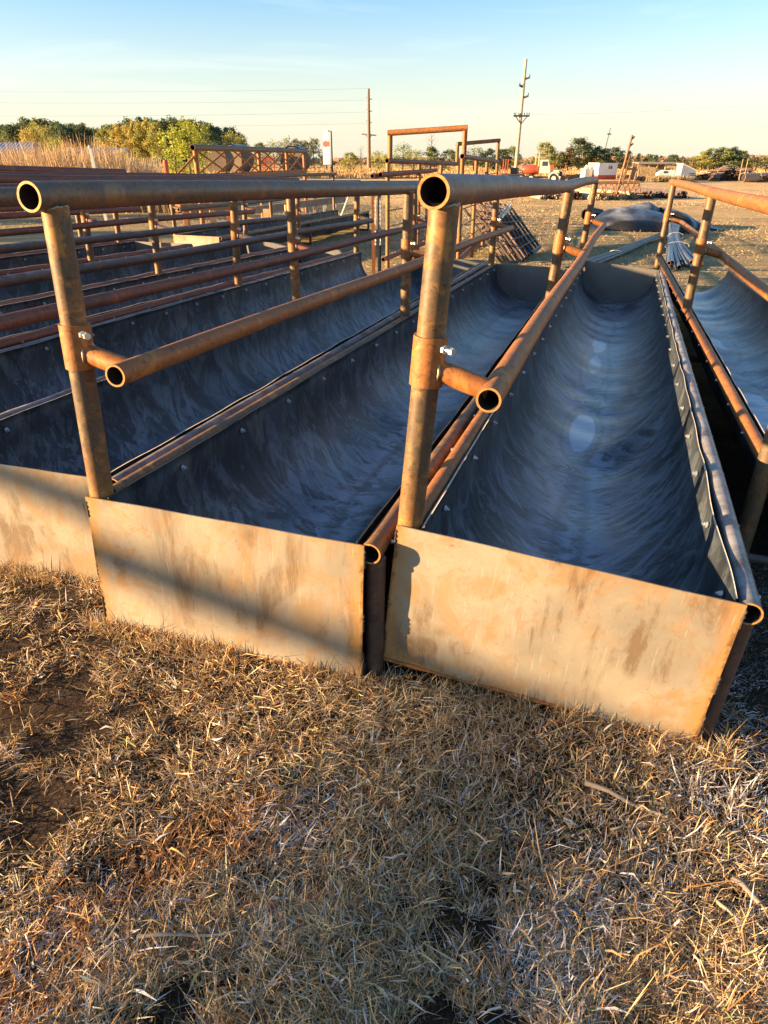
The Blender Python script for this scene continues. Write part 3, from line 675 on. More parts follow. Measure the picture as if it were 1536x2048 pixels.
#--PART3--
# ------------------------------------------------------------------ trees
def mat_leaf(name, rough=.8, tl=.3):
    n = NT(name); at_ = n.new('ShaderNodeAttribute'); at_.attribute_name = 'tint'
    oi = n.new('ShaderNodeObjectInfo'); n2 = n.mix(1.0, at_.outputs['Color'], oi.outputs['Color'], 'MULTIPLY')
    n.set(n2, rough, 0, .2)
    tr = n.new('ShaderNodeBsdfTranslucent'); n.l(n2, tr.inputs['Color'])
    ms = n.new('ShaderNodeMixShader'); ms.inputs[0].default_value = tl
    n.l(n.b.outputs[0], ms.inputs[1]); n.l(tr.outputs[0], ms.inputs[2]); n.l(ms.outputs[0], n.n['Material Output'].inputs['Surface'])
mat_leaf('foliage')
simple('bark', (.17, .12, .08), .9, 0, .35, 8)
def crown_mesh(name, kind, seed):
    """unit tree: height 1, base at z=0"""
    g = np.random.default_rng(seed); P = []; Sz = []; T = []
    if kind == 'pine':
        nc = 40
        for k in range(nc):
            h = .18+.80*(k/nc)**.9; rad = .32*(1-((h-.35)/.72)**2 if h > .35 else .85)*g.uniform(.55, 1.1)
            a = g.uniform(0, 6.28); c = np.array([math.cos(a)*rad, math.sin(a)*rad, h+g.normal(0, .015)]); m = 90
            P.append(c+g.normal(0, 1, (m, 3))*np.array([.055, .055, .035])*(1.25-.5*h)); T.append(np.full(m, g.uniform(.7, 1.2)))
    elif kind == 'spruce':
        for k in range(30):
            h = .14+.85*k/30; rad = .20*(1-h)**.75+.015
            for q in range(3):
                a = g.uniform(0, 6.28); m = 14; rr = rad*g.uniform(.5, 1.15)
                P.append(np.array([math.cos(a)*rr*.6, math.sin(a)*rr*.6, h])+g.normal(0, 1, (m, 3))*np.array([rr*.4+.01, rr*.4+.01, .014])); T.append(np.full(m, g.uniform(.7, 1.2)))
    elif kind == 'broad':
        for k in range(34):
            u = g.normal(0, 1, 3); u /= np.linalg.norm(u); u *= g.uniform(.5, 1)**.5
            c = np.array([u[0]*.30, u[1]*.30, .57+u[2]*.38]); m = 36
            P.append(c+g.normal(0, 1, (m, 3))*.055); T.append(np.full(m, g.uniform(.7, 1.25)))
    elif kind == 'poplar':
        for k in range(40):
            h = g.uniform(.05, .97); rad = .21*math.sin(min(1, (h+.12))*math.pi*.86)**.6*g.uniform(.2, 1); a = g.uniform(0, 6.28); m = 34
            P.append(np.array([math.cos(a)*rad, math.sin(a)*rad, h])+g.normal(0, 1, (m, 3))*np.array([.035, .035, .05])); T.append(np.full(m, g.uniform(.75, 1.2)))
    else:  # bare
        for k in range(26):
            h = g.uniform(.4, .98); rad = .17*g.uniform(0, 1); a = g.uniform(0, 6.28); m = 5
            P.append(np.array([math.cos(a)*rad, math.sin(a)*rad, h])+g.normal(0, 1, (m, 3))*np.array([.03, .03, .05])); T.append(np.full(m, g.uniform(.8, 1.2)))
    P = np.concatenate(P); T = np.concatenate(T); n = len(P); s = g.uniform(.011, .026, n)*(1 if kind != 'bare' else .45)
    a = g.normal(0, 1, (n, 3)); a /= np.linalg.norm(a, axis=1)[:, None]; b = np.cross(a, g.normal(0, 1, (n, 3))); b /= np.linalg.norm(b, axis=1)[:, None]
    a *= s[:, None]; b *= (s*g.uniform(.5, .9, n))[:, None]
    if kind == 'bare': b *= 3.5; a *= .4
    V = np.stack([P-a, P-b, P+a, P+b], 1).reshape(-1, 3); V[:, 2] = np.maximum(V[:, 2], 0)
    me = bpy.data.meshes.new(name); me.vertices.add(4*n); me.vertices.foreach_set('co', V.ravel().astype(np.float32)); me.loops.add(4*n); me.loops.foreach_set('vertex_index', np.arange(4*n, dtype=np.int32))
    me.polygons.add(n); me.polygons.foreach_set('loop_start', np.arange(n, dtype=np.int32)*4); me.polygons.foreach_set('loop_total', np.full(n, 4, np.int32))
    at_ = me.color_attributes.new('tint', 'FLOAT_COLOR', 'POINT'); t = np.clip(T*g.uniform(.7, 1.3, n), .3, 1.8); cc = np.stack([t, t*g.uniform(.92, 1.04, n), t*.9, np.ones(n)], -1)
    at_.data.foreach_set('color', np.repeat(cc, 4, axis=0).ravel().astype(np.float32)); me.materials.append(M('foliage')); me.update(calc_edges=True)
    tb = MB(); tb.tube([(0, 0, -.02), (.005, 0, .25), (-.004, .004, .55), (0, 0, .93)], .02, 7, radii=[.020, .015, .009, .002])
    for k in range(9 if kind != 'bare' else 22):
        h = .22+.65*k/(9 if kind != 'bare' else 22); an = k*2.4; q = .20*(1-.5*h)
        tb.tube([(0, 0, h), (math.cos(an)*q*.5, math.sin(an)*q*.5, h+.04), (math.cos(an)*q, math.sin(an)*q, h+.10)], .005, 5, radii=[.006, .004, .001])
    return me, tb
CR = {}
for kd, ns_ in (('pine', 4), ('spruce', 3), ('broad', 3), ('poplar', 2), ('bare', 2)):
    for i in range(ns_):
        me, tb = crown_mesh('crown', kd, 100+i*7+len(kd)); tr = tb.build('trunk', 'bark'); trm = tr.data; bpy.data.objects.remove(tr); CR.setdefault(kd, []).append((me, trm))
def tree(kind, px, top, Y, wfac, col, name, label, group=None, i=0, cat='tree'):
    if Y == 140: wfac *= 1.35
    if Y == 135: wfac *= 1.2
    x = (px-768)/1581*Y; g0 = gzf(x, Y); h = (324-top)/1581*Y+CAMZ-g0
    t = empty(name, (x, Y, g0), (0, 0, rnd.uniform(0, 6))); sx = h*wfac; t.scale = (sx, sx, h)
    tag(t, label, cat, group)
    me, tr = CR[kind][i % len(CR[kind])]
    o = bpy.data.objects.new('crown', me); C.objects.link(o); o.parent = t; o.color = (*col, 1)
    o = bpy.data.objects.new('trunk', tr); C.objects.link(o); o.parent = t
    return t
DG = (.12, .165, .085); OG = (.34, .34, .10); YB = (.45, .37, .11); YG = (.40, .44, .08); GG = (.20, .24, .10)
def outline(px, pts):
    for (a, ya), (b, yb) in zip(pts, pts[1:]):
        if a <= px <= b: return ya+(yb-ya)*(px-a)/(b-a)
    return pts[-1][1]
OL = [(-60, 268), (0, 262), (50, 256), (85, 250), (110, 256), (200, 266), (240, 257), (290, 250), (330, 250), (375, 252), (410, 256), (440, 262), (470, 265), (492, 282)]
k = 0; px = -60
while px < 492:
    tree('spruce' if k % 3 == 1 else 'pine', px, outline(max(px, -60), OL)+rnd.uniform(-5, 4), 235+rnd.uniform(-12, 12), rnd.uniform(1.0, 1.3), DG, 'pine_tree', 'dark green pine in the back row of the woods at upper left', 'dark pines of the woods at upper left', k); px += rnd.uniform(7, 12); k += 1
for px, top, w, c, kd in ((58, 262, .8, YB, 'broad'), (72, 255, .8, YB, 'broad'), (88, 248, .75, OG, 'broad'), (103, 256, .8, OG, 'broad'), (8, 266, .8, OG, 'broad'),
                       (212, 268, .9, OG, 'pine'), (226, 262, .8, OG, 'pine'), (243, 260, .8, YB, 'pine'), (259, 258, .8, YB, 'pine'), (275, 253, .8, YB, 'pine'), (291, 254, .8, OG, 'pine'), (306, 252, .8, YB, 'pine'), (321, 253, .8, OG, 'pine'), (467, 264, .9, OG, 'broad'), (483, 272, .9, OG, 'broad')):
    tree(kd, px, top, 205+rnd.uniform(-6, 6), w, c, 'autumn_tree' if kd == 'broad' else 'pine_tree', 'sunlit amber tree in the front row of the woods at upper left', 'sunlit amber trees before the dark pines', k); k += 1
tree('broad', 118, 279, 180, 1.2, YG, 'shrub', 'small yellow green tree between the blue roof and the orange bush', None, 1)
tree('broad', 210, 277, 175, 1.3, YB, 'shrub', 'round amber tree at the end of the dark maroon shed', None, 2)
tree('broad', 147, 283, 128, 1.1, (.42, .17, .07), 'shrub', 'small orange red bush beside the gable of the maroon shed', None, 0)
tree('poplar', 350, 262, 80, 1.25, YG, 'poplar_tree', 'bright yellow green poplar, left one of the pair beside the woods', None, 0)
tree('poplar', 378, 250, 82, 1.4, YG, 'poplar_tree', 'bright yellow green poplar, tallest of the pair above the truss end', None, 1)
tree('poplar', 404, 258, 84, 1.25, (.38, .42, .08), 'poplar_tree', 'olive green tree just behind the left end of the pipe truss', None, 1)
tree('broad', 250, 300, 100, 1.3, YG, 'shrub', 'small yellow bush at the right end of the maroon shed', None, 1)
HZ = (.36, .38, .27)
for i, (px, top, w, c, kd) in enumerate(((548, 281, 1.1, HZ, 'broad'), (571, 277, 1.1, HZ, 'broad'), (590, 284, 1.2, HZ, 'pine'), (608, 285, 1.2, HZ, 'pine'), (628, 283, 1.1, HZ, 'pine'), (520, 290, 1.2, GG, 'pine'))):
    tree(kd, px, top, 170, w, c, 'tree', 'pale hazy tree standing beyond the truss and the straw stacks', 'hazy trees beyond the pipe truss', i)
for i, (px, top, w, c, kd, lb) in enumerate((
    (700, 307, 1.3, OG, 'pine', 'low olive tree left of the tall line pole'), (722, 292, .9, YB, 'bare', 'thin bare tree close left of the tall line pole'),
    (757, 302, 1.2, YG, 'broad', 'yellow green bush right beside the tall line pole'), (782, 306, 1.2, YG, 'broad', 'yellow green bush behind the left hoop post of the pen'),
    (806, 289, 1.0, GG, 'broad', 'round green tree seen through the left of the big hoop'), (828, 300, 1.2, YG, 'broad', 'yellow green bush under the big hoop'),
    (862, 268, .8, (.30, .22, .15), 'bare', 'tall thin bare tree seen inside the big pipe hoop'), (860, 296, 1.2, GG, 'pine', 'dark green pine at the foot of the bare tree'),
    (898, 302, 1.3, GG, 'pine', 'small green pine left of the small pipe hoop'), (948, 293, 1.2, GG, 'broad', 'broad green tree inside the small pipe hoop'), (975, 301, 1.3, DG, 'pine', 'dark pine right of the small pipe hoop'),
    (1003, 300, 1.2, DG, 'pine', 'dark green pine left of the leaning pole foot'), (1022, 297, 1.2, GG, 'pine', 'green pine just behind the leaning pole foot'))):
    tree(kd, px, top, 135, w, c, 'tree', lb, None, i)
for i, (px, top, w, c, kd, lb) in enumerate((
    (1088, 289, 1.0, OG, 'pine', 'tall narrow pine behind the truck cab'), (1106, 301, 1.3, OG, 'broad', 'low olive shrub right of the truck cab'), (1118, 303, 1.2, OG, 'broad', 'olive shrub between the truck and the biggest pine'),
    (1136, 297, 1.0, (.22, .16, .09), 'pine', 'brownish tree leaning against the biggest pine'), (1157, 282, 1.15, (.13, .16, .07), 'pine', 'biggest round pine, left of the white trailer'), (1170, 296, 1.1, DG, 'pine', 'dark pine right behind the biggest round pine'),
    (1193, 297, 1.2, DG, 'pine', 'dark pine directly above the white trailer'), (1212, 299, 1.2, DG, 'pine', 'second dark pine above the white trailer'), (1231, 298, 1.1, DG, 'pine', 'dark pine left of the steel mast'), (1256, 303, 1.2, GG, 'spruce', 'small conifer behind the mast top'),
    (1276, 308, 1.2, OG, 'spruce', 'small olive conifer right of the mast'), (1294, 309, 1.2, OG, 'spruce', 'small olive conifer above the shed left corner'), (1304, 311, 1.3, DG, 'pine', 'tiny dark pine above the open shed'), (1346, 311, 1.5, DG, 'pine', 'lone tiny dark pine above the shed right half'),
    (1388, 313, 1.4, OG, 'broad', 'olive shrub above the white gabled trailer'), (1405, 304, 1.2, OG, 'pine', 'olive pine above the left pipe pile'), (1421, 300, 1.2, GG, 'pine', 'green pine left of the widest pine at right'), (1445, 298, 1.2, GG, 'pine', 'widest pine in the group above the brush pile'),
    (1463, 298, 1.2, DG, 'pine', 'dark pine on the right of the group above the brush pile'), (1480, 303, 1.2, GG, 'pine', 'rightmost pine of the group above the brush pile'), (1497, 316, 1.6, YG, 'broad', 'low yellow bush near the right edge'), (1515, 313, 1.6, OG, 'broad', 'low olive bush near the right edge'), (1535, 312, 1.6, GG, 'broad', 'low green bush cut by the right edge'))):
    tree(kd, px, top, 140, w, c, 'tree', lb, None, i)
for i, (tx, ty, hh) in enumerate(((-38, 12.5, 6.5), (-36, 19.0, 6.5), (-41, 25, 7.5), (-40, 36, 8.0))):
    t = empty('pine_tree', (tx, ty, gzf(tx, ty)), (0, 0, i)); t.scale = (hh*1.1, hh*1.1, hh); tag(t, 'pine out of the picture on the left that throws long shade over the yard', 'tree', 'pines left of the picture')
    me, tr = CR['pine'][i % 4]; o = bpy.data.objects.new('crown', me); C.objects.link(o); o.parent = t; o.color = (*GG, 1); o = bpy.data.objects.new('trunk', tr); C.objects.link(o); o.parent = t
# far woods reading as one low mass
def far_woods():
    g = np.random.default_rng(9); N = 16000; Y = g.uniform(420, 560, N); px = g.uniform(380, 2100, N); x = (px-768)/1581*Y
    hh = (3.2+1.6*pn(x, Y*.2, .02, 3))*g.uniform(.3, 1, N)
    P = np.stack([x, Y, gz(x, Y)+hh], -1); s = g.uniform(.5, 1.3, N)
    a = g.normal(0, 1, (N, 3)); a /= np.linalg.norm(a, axis=1)[:, None]; b = np.cross(a, g.normal(0, 1, (N, 3))); b /= np.linalg.norm(b, axis=1)[:, None]
    a *= s[:, None]; b *= s[:, None]; V = np.stack([P-a, P-b, P+a, P+b], 1).reshape(-1, 3)
    me = bpy.data.meshes.new('far_woods'); me.from_pydata(V.tolist(), [], np.arange(4*N).reshape(-1, 4).tolist())
    at_ = me.color_attributes.new('tint', 'FLOAT_COLOR', 'POINT'); c = np.array([(.30, .20, .13), (.22, .19, .11), (.34, .22, .14)])[g.integers(0, 3, N)]; cc = np.concatenate([c, np.ones((N, 1))], 1)
    at_.data.foreach_set('color', np.repeat(cc, 4, axis=0).ravel().astype(np.float32)); me.materials.append(M('foliage'))
    o = bpy.data.objects.new('far_woods', me); C.objects.link(o); tag(o, 'low brown line of far woods along the horizon', 'woods', None, 'stuff')
far_woods()

# ------------------------------------------------------------------ far poles and wires
simple('pole_wood', (.24, .17, .12), .85, 0, .3, 3); simple('pole_light', (.42, .33, .22), .85, 0, .25, 3); simple('wire', (.12, .12, .13), .5, .3, .1, 5)
simple('white_paint', (.72, .72, .70), .5, 0, .06, 3); simple('red_paint', (.45, .07, .04), .45, 0, .2, 5); simple('dark_metal', (.05, .05, .055), .5, .3, .3, 8)
simple('roof_metal', (.30, .33, .38), .45, .3, .15, 1.0); simple('maroon_wall', (.10, .045, .05), .7, 0, .2, 2); simple('tan_wall', (.42, .34, .24), .8, 0, .15, 2)
simple('glass_dark', (.04, .05, .06), .1, 0, .1, 3, .6, 0); simple('tyre', (.025, .024, .023), .85, 0, .3, 20); simple('cream_paint', (.62, .58, .46), .45, 0, .12, 5)
simple('timber', (.46, .33, .17), .85, 0, .3, 6); simple('timber_grey', (.27, .22, .17), .9, 0, .3, 6); simple('hay', (.15, .115, .08), .95, 0, .35, 9, bump=.7, bd=.03)
simple('rust_thin', (.24, .12, .06), .7, 0, .4, 12); simple('steel_blue', (.13, .155, .19), .40, .5, .5, 14); simple('bluetarp', (.22, .28, .38), .5, 0, .2, 3)
def xz(px, Y): return (px-768)/1581*Y
def hz(py, Y):
    b = (1024-py)/F_PX; return CAMZ+Y*(-sp+b*cp)/(cp+b*sp)
def pole1():
    Y = 200; x = xz(738, Y); g0 = gzf(x, Y); k = Y/1581
    t = empty('utility_pole', (x, Y, g0)); tag(t, 'tall dark line pole standing straight left of the pipe hoops, short staggered arms', 'utility pole')
    H = hz(177, Y)-g0; m = MB(); m.tube([(0, 0, -.3), (0, 0, H)], .4, 10, radii=[.52, .32]); m.build('pole', 'pole_wood', t)
    for py, a, b in ((199, -4, 7), (223, -4, 7), (246, -5, 6)):
        z = hz(py, Y)-g0; m = MB(); m.bar((a*k, 0, z+.5), (0, 0, z), .18, .18); m.bar((0, 0, z), (b*k, 0, z+.1), .16, .16); m.build('arm', 'pole_wood', t)
    z = hz(269, Y)-g0; m = MB(); m.bar((-14*k, 0, z+.1), (15*k, 0, z-.2), .3, .26); m.bar((-6*k, 0, z), (0, 0, z-1.2), .14, .14); m.bar((6*k, 0, z), (0, 0, z-1.2), .14, .14); m.build('cross_arm', 'pole_wood', t)
    return x, Y
pole1()
for i, (y0, y1, lb) in enumerate(((177, 182, 'topmost of four thin wires running left from the tall dark pole'), (200, 204, 'second thin wire from the top, running left from the tall dark pole'), (224, 231, 'third thin wire from the top, running left from the tall dark pole'), (247, 252, 'lowest thin wire running left from the tall dark pole'))):
    a = Vector((xz(737, 200), 200, hz(y0, 200))); b = Vector((xz(-120, 215), 215, hz(y1, 215))); m = MB(); m.tube([a.lerp(b, q/16)+Vector((0, 0, -5.0*(q/16)*(1-q/16)*.35)) for q in range(17)], .016, 5)
    tag(m.build('power_line', 'wire'), lb, 'power line', 'wires left of the tall dark pole')
def pole2():
    Y = 110; k = Y/1581; x = xz(1035, Y); g0 = gzf(x, Y); t = empty('utility_pole', (x, Y, g0)); tag(t, 'pale wooden line pole behind the truck, leaning slightly, with braced cross arm', 'utility pole')
    H = hz(118, Y)-g0; m = MB(); m.tube([(-.2, 0, -.3), (.12, 0, H)], .2, 10, radii=[.26, .17]); m.build('pole', 'pole_light', t)
    for py, s in ((156, 1), (173, -1), (193, 1)):
        z = hz(py, Y)-g0; m = MB(); m.bar((.1, 0, z-.15), (.1+s*9.5*k, -.2, z+.05 if s > 0 else z-.05+.2), .16, .22); m.tube([(s*9*k+.1, -.2, z+.1), (s*9*k+.1, -.2, z+.4)], .07, 6); m.build('arm', 'dark_metal', t)
    z = hz(232, Y)-g0; m = MB(); m.bar((-15*k, -.2, z), (16*k, -.2, z), .16, .2); m.bar((-11*k, -.2, z-.05), (0, -.2, z-.95), .08, .1); m.bar((12*k, -.2, z-.05), (0.05, -.2, z-.95), .08, .1); m.build('cross_arm', 'dark_metal', t)
    for q in (-14, -11, -5, 6, 11, 15):
        m = MB(); m.tube([(q*k, -.2, z+.1), (q*k, -.2, z+.38)], .06, 6, radii=[.05, .07]); m.build('insulator', 'dark_metal', t)
pole2()
a = Vector((xz(1051, 110), 109.8, hz(229, 110))); b = Vector((xz(1640, 120), 120, hz(194, 120))); m = MB(); m.tube([a.lerp(b, q/12)+Vector((0, 0, -2.0*(q/12)*(1-q/12))) for q in range(13)], .007, 5); tag(m.build('power_line', 'wire'), 'thin wire running right from the pale pole across the sky', 'power line')
def thin_mast():
    Y = 180; x = xz(1207, Y); g0 = gzf(x, Y); t = empty('radio_mast', (x, Y, g0)); tag(t, 'very thin dark mast rising above the pines over the white trailer', 'mast')
    H = hz(256, Y)-g0; m = MB(); m.tube([(-.6, 0, 0), (.6, 0, H)], .12, 6, radii=[.14, .07]); m.build('pole', 'dark_metal', t); m = MB(); m.bar((.1, 0, H-1.2), (.9, 0, H-1.2), .3, .25); m.build('lamp_head', 'dark_metal', t)
thin_mast()
def sign():
    Y = 150; k = Y/1581; x = xz(654, Y); g0 = gzf(x, Y); t = empty('pylon_sign', (x, Y, g0)); tag(t, 'tall white and red sign board glowing in the sun left of the lamp post', 'sign')
    H = hz(259, Y)-g0; m = MB(); m.box((-.1, 0, H/2), (.22, .22, H)); m.build('post', 'dark_metal', t)
    for n_, a, b, w, mt in (('panel', 259, 282, 10, 'white_paint'), ('panel', 283, 293, 13, 'red_paint'), ('panel', 294, 306, 13, 'white_paint'), ('panel', 307, 329, 15, 'white_paint')):
        za, zb = hz(a, Y)-g0, hz(b, Y)-g0; m = MB(); m.box((0, -.25, (za+zb)/2), (w*k, .2, za-zb-.08), Euler((0, 0, R_(-20))).to_matrix()); m.build(n_, mt, t)
    za, zb = hz(318, Y)-g0, hz(327, Y)-g0; m = MB(); m.box((.42, -.40, (za+zb)/2), (.5, .06, za-zb), Euler((0, 0, R_(-20))).to_matrix()); m.build('sign_box', 'red_paint', t)
sign()
def lamp():
    Y = 120; x = xz(664, Y); g0 = gzf(x, Y); t = empty('street_lamp', (x, Y, g0)); tag(t, 'dark lamp post with short bent arm beside the white and red sign', 'street lamp')
    H = hz(262, Y)-g0; m = MB(); m.tube([(0, 0, 0), (0, 0, H)], .12, 8, radii=[.16, .11]); m.build('pole', 'dark_metal', t)
    m = MB(); m.tube([(0, 0, H-.1), (-.3, 0, H), (-.55, 0, H)], .05, 6); m.build('arm', 'dark_metal', t); m = MB(); m.box((-.62, 0, H), (.42, .22, .12)); m.build('lamp_head', 'dark_metal', t)
lamp()

# ------------------------------------------------------------------ left background: roofs, fence, bales
def gable(name, label, px0, px1, ytop, yeave, Y, wall, roof, depth=5.0, front=True):
    x0, x1 = xz(px0, Y), xz(px1, Y); xm = (x0+x1)/2; g0 = gzf(xm, Y); zt = hz(ytop, Y)-g0; ze = hz(yeave, Y)-g0; w = (x1-x0)
    t = empty(name, (xm, Y, g0)); tag(t, label, 'building')
    m = MB(); m.box((0, depth/2, ze/2), (w, depth, ze)); 
    for s in (-1, 1): m.add([(s*w/2, 0, ze), (s*w/2, depth, ze), (s*w/2, depth/2, zt)], [(0, 1, 2) if s > 0 else (2, 1, 0)])
    wl = m.build('wall', wall, t)
    m = MB()
    for y0, y1 in ((-.25, depth/2), (depth+.25, depth/2)):
        m.add([(-w/2-.2, y0, ze-.08), (w/2+.2, y0, ze-.08), (w/2+.2, y1, zt), (-w/2-.2, y1, zt), (-w/2-.2, y0, ze), (w/2+.2, y0, ze), (w/2+.2, y1, zt+.08), (-w/2-.2, y1, zt+.08)], [(0, 3, 2, 1), (4, 5, 6, 7), (0, 1, 5, 4), (1, 2, 6, 5), (3, 0, 4, 7)])
    n_ = int(w/.6)
    for i in range(n_+1): q = -w/2+w*i/n_; m.bar((q, -.25, ze+.02), (q, depth/2, zt+.10), .05, .06)
    m.build('roof', roof, t); return t
gable('barn', 'long building with pale blue metal roof cut by the left edge', -60, 57, 285, 305, 130, 'tan_wall', 'roof_metal', 8)
gable('barn', 'low maroon walled shed with light metal roof behind the reeds', 160, 248, 297, 306, 120, 'maroon_wall', 'roof_metal', 4)
gable('barn', 'small tan gabled hut beside the orange bush at the maroon shed', 130, 152, 296, 303, 124, 'tan_wall', 'tan_wall', 3)
def fence():
    Y = 90; t = empty('picket_fence', (xz(290, Y), Y, gzf(xz(290, Y), Y))); tag(t, 'pale pointed picket fence behind the reeds below the amber pines', 'fence')
    for i in range(17):
        x = xz(262+i*3.7, Y)-xz(290, Y); h = hz(316+(i % 3), Y)-t.location.z; m = MB(); m.box((x, 0, h/2), (.10, .04, h)); m.add([(x-.05, -.02, h), (x+.05, -.02, h), (x, -.02, h+.12), (x-.05, .02, h), (x+.05, .02, h), (x, .02, h+.12)], [(0, 1, 2), (5, 4, 3), (0, 2, 5, 3), (1, 4, 5, 2)]); m.build('picket', 'pole_light', t)
    for z in (.5, 1.1): m = MB(); m.bar((xz(262, Y)-t.location.x, .05, z), (xz(322, Y)-t.location.x, .05, z), .04, .08); m.build('rail', 'pole_light', t)
fence()
def drum():
    Y = 60; p = (xz(331, Y), Y, gzf(xz(331, Y), Y)); t = empty('oil_drum', p); tag(t, 'small red drum at the right end of the reeds', 'drum'); m = MB(); h = hz(321, Y)-p[2]
    m.tube([(0, 0, 0), (0, 0, .3*h), (0, 0, .32*h), (0, 0, .64*h), (0, 0, .66*h), (0, 0, h)], .18, 14, radii=[.18, .18, .19, .18, .19, .18]); m.build('drum_body', 'red_paint', t); m = MB(); m.tube([(0, 0, h), (0, 0, h+.03)], .17, 14); m.build('lid', 'rust_thin', t)
drum()
def stake():
    Y = 22; x = xz(190, Y); g0 = gzf(x, Y); H = hz(299, Y)-g0; m = MB(); r = Euler((0, R_(-4), 0)).to_matrix(); m.box((0, 0, H/2), (.085, .085, H+.1), r); m.tube([(-.075*1, 0, H+.04), (-.080, 0, H+.10)], .06, 8, radii=[.062, .03]); o = m.build('marker_post', 'cream_paint', None, (x, Y, g0)); tag(o, 'pale yellow marker post leaning in the reeds at upper left', 'post')
stake()
def bale(px, top, Y, w, lab, cap=True):
    x = xz(px, Y); g0 = gzf(x, Y); h = hz(top, Y)-g0; t = empty('straw_stack', (x, Y, g0), (0, 0, R_(rnd.uniform(-20, 20)))); tag(t, lab, 'straw stack', 'covered straw stacks behind the truss')
    r = h/2; n = 28; m = MB(); rings = []
    for yy, q in ((-w/2, .90), (-w/2+.15, 1), (0, 1.01), (w/2-.15, 1), (w/2, .9)):
        for k in range(n): a = 2*math.pi*k/n; rr = r*q*(1+.025*math.sin(5*a+yy)); rings.append((rr*math.cos(a)*1.05, yy, max(.01, r+rr*math.sin(a)*.985)))
    m.add(rings, [(i*n+k, i*n+(k+1) % n, (i+1)*n+(k+1) % n, (i+1)*n+k) for i in range(4) for k in range(n)], 0, True); m.add(rings[:n], [tuple(range(n))[::-1]]); m.add(rings[-n:], [tuple(range(n))])
    m.build('straw', 'hay', t)
    if cap:
        m = MB(); vs = []
        for yy in (-w/2-.04, 0, w/2+.04):
            for k in range(11): a = math.pi*(.22+.56*k/10); vs.append((r*1.08*math.cos(a)*1.04, yy, r+r*1.045*math.sin(a)))
        m.add(vs, [(i*11+k, i*11+k+1, (i+1)*11+k+1, (i+1)*11+k) for i in range(2) for k in range(10)], 0, True); m.build('cover', 'bluetarp', t)
bale(436, 291, 112, 3.2, 'left one of the big straw stacks seen through the truss'); bale(474, 290, 118, 3.4, 'middle straw stack with blue grey cover behind the truss'); bale(592, 293, 122, 3.4, 'right straw stack with blue grey cover at the truss end')
def red_machine():
    Y = 58; x = xz(536, Y); g0 = gzf(x, Y); t = empty('farm_wagon', (x, Y, g0)); tag(t, 'small red slatted farm wagon seen through the truss', 'wagon'); h = hz(314, Y)-g0
    m = MB(); m.box((0, 0, h*.45), (1.1, .9, .1)); m.build('bed', 'red_paint', t)
    for i in range(7): m = MB(); m.box((-.5+i*.165, -.45, h*.72), (.07, .04, h*.5)); m.build('slat', 'red_paint', t)
    m = MB(); m.bar((-.55, -.46, h*.95), (.55, -.46, h*.95), .05, .07); m.build('top_board', 'red_paint', t)
    for s in (-.35, .35): m = MB(); m.tube([(s, -.5, .28), (s, -.38, .28)], .28, 16); m.build('wheel', 'tyre', t)
red_machine()

# ------------------------------------------------------------------ pipe truss behind the troughs
def truss():
    A = Vector((xz(388, 17), 17, hz(295, 17))); B = Vector((xz(611, 24), 24, hz(302, 24))); gA = gzf(A.x, A.y); gB = gzf(B.x, B.y)
    t = empty('pipe_truss', (A.x, A.y, gA)); tag(t, 'rusty pipe truss with crossed diagonals rising behind the trough row', 'truss')
    o = Vector((A.x, A.y, gA)); a = A-o; b = B-o; m = MB(); m.tube([a, b], .062, 16, 0, 0, 1, .008, open_ends=True); m.build('top_rail', ['rust_grey', 'inside_pipe'], t)
    la = Vector((a.x, a.y, a.z-.56)); lb = Vector((b.x, b.y, b.z-.55)); m = MB(); m.tube([la, lb], .05, 12); m.build('bottom_rail', 'rust_orange', t)
    for f in (.015, .50, .78, .985):
        p = a.lerp(b, f); m = MB(); q = Vector((p.x, p.y, -.02+(gzf(o.x+p.x, o.y+p.y)-gA))); m.tube([q, p-Vector((0, 0, .06))], .055 if f < .5 else .05, 12); m.build('post', 'rust_orange', t)
    for i in range(7):
        f0, f1 = i/7.6+.01, i/7.6+.24; 
        f1 = min(f1, .99)
        for s in (0, 1):
            p = (a if s else la).lerp(b if s else lb, f0); q = (la if s else a).lerp(lb if s else b, f1); off = Vector((.03, -.02, 0))*(1 if s else -1); m = MB(); m.tube([p+off-Vector((0, 0, .04 if s else 0)), q+off-Vector((0, 0, 0 if s else .04))], .019, 8); m.build('diagonal', 'rust_orange', t)
    p = la; m = MB(); m.tube([p+Vector((-.45, -.2, -.05)), a+Vector((.05, .1, -.12))], .022, 8); m.build('diagonal', 'rust_orange', t)
truss()

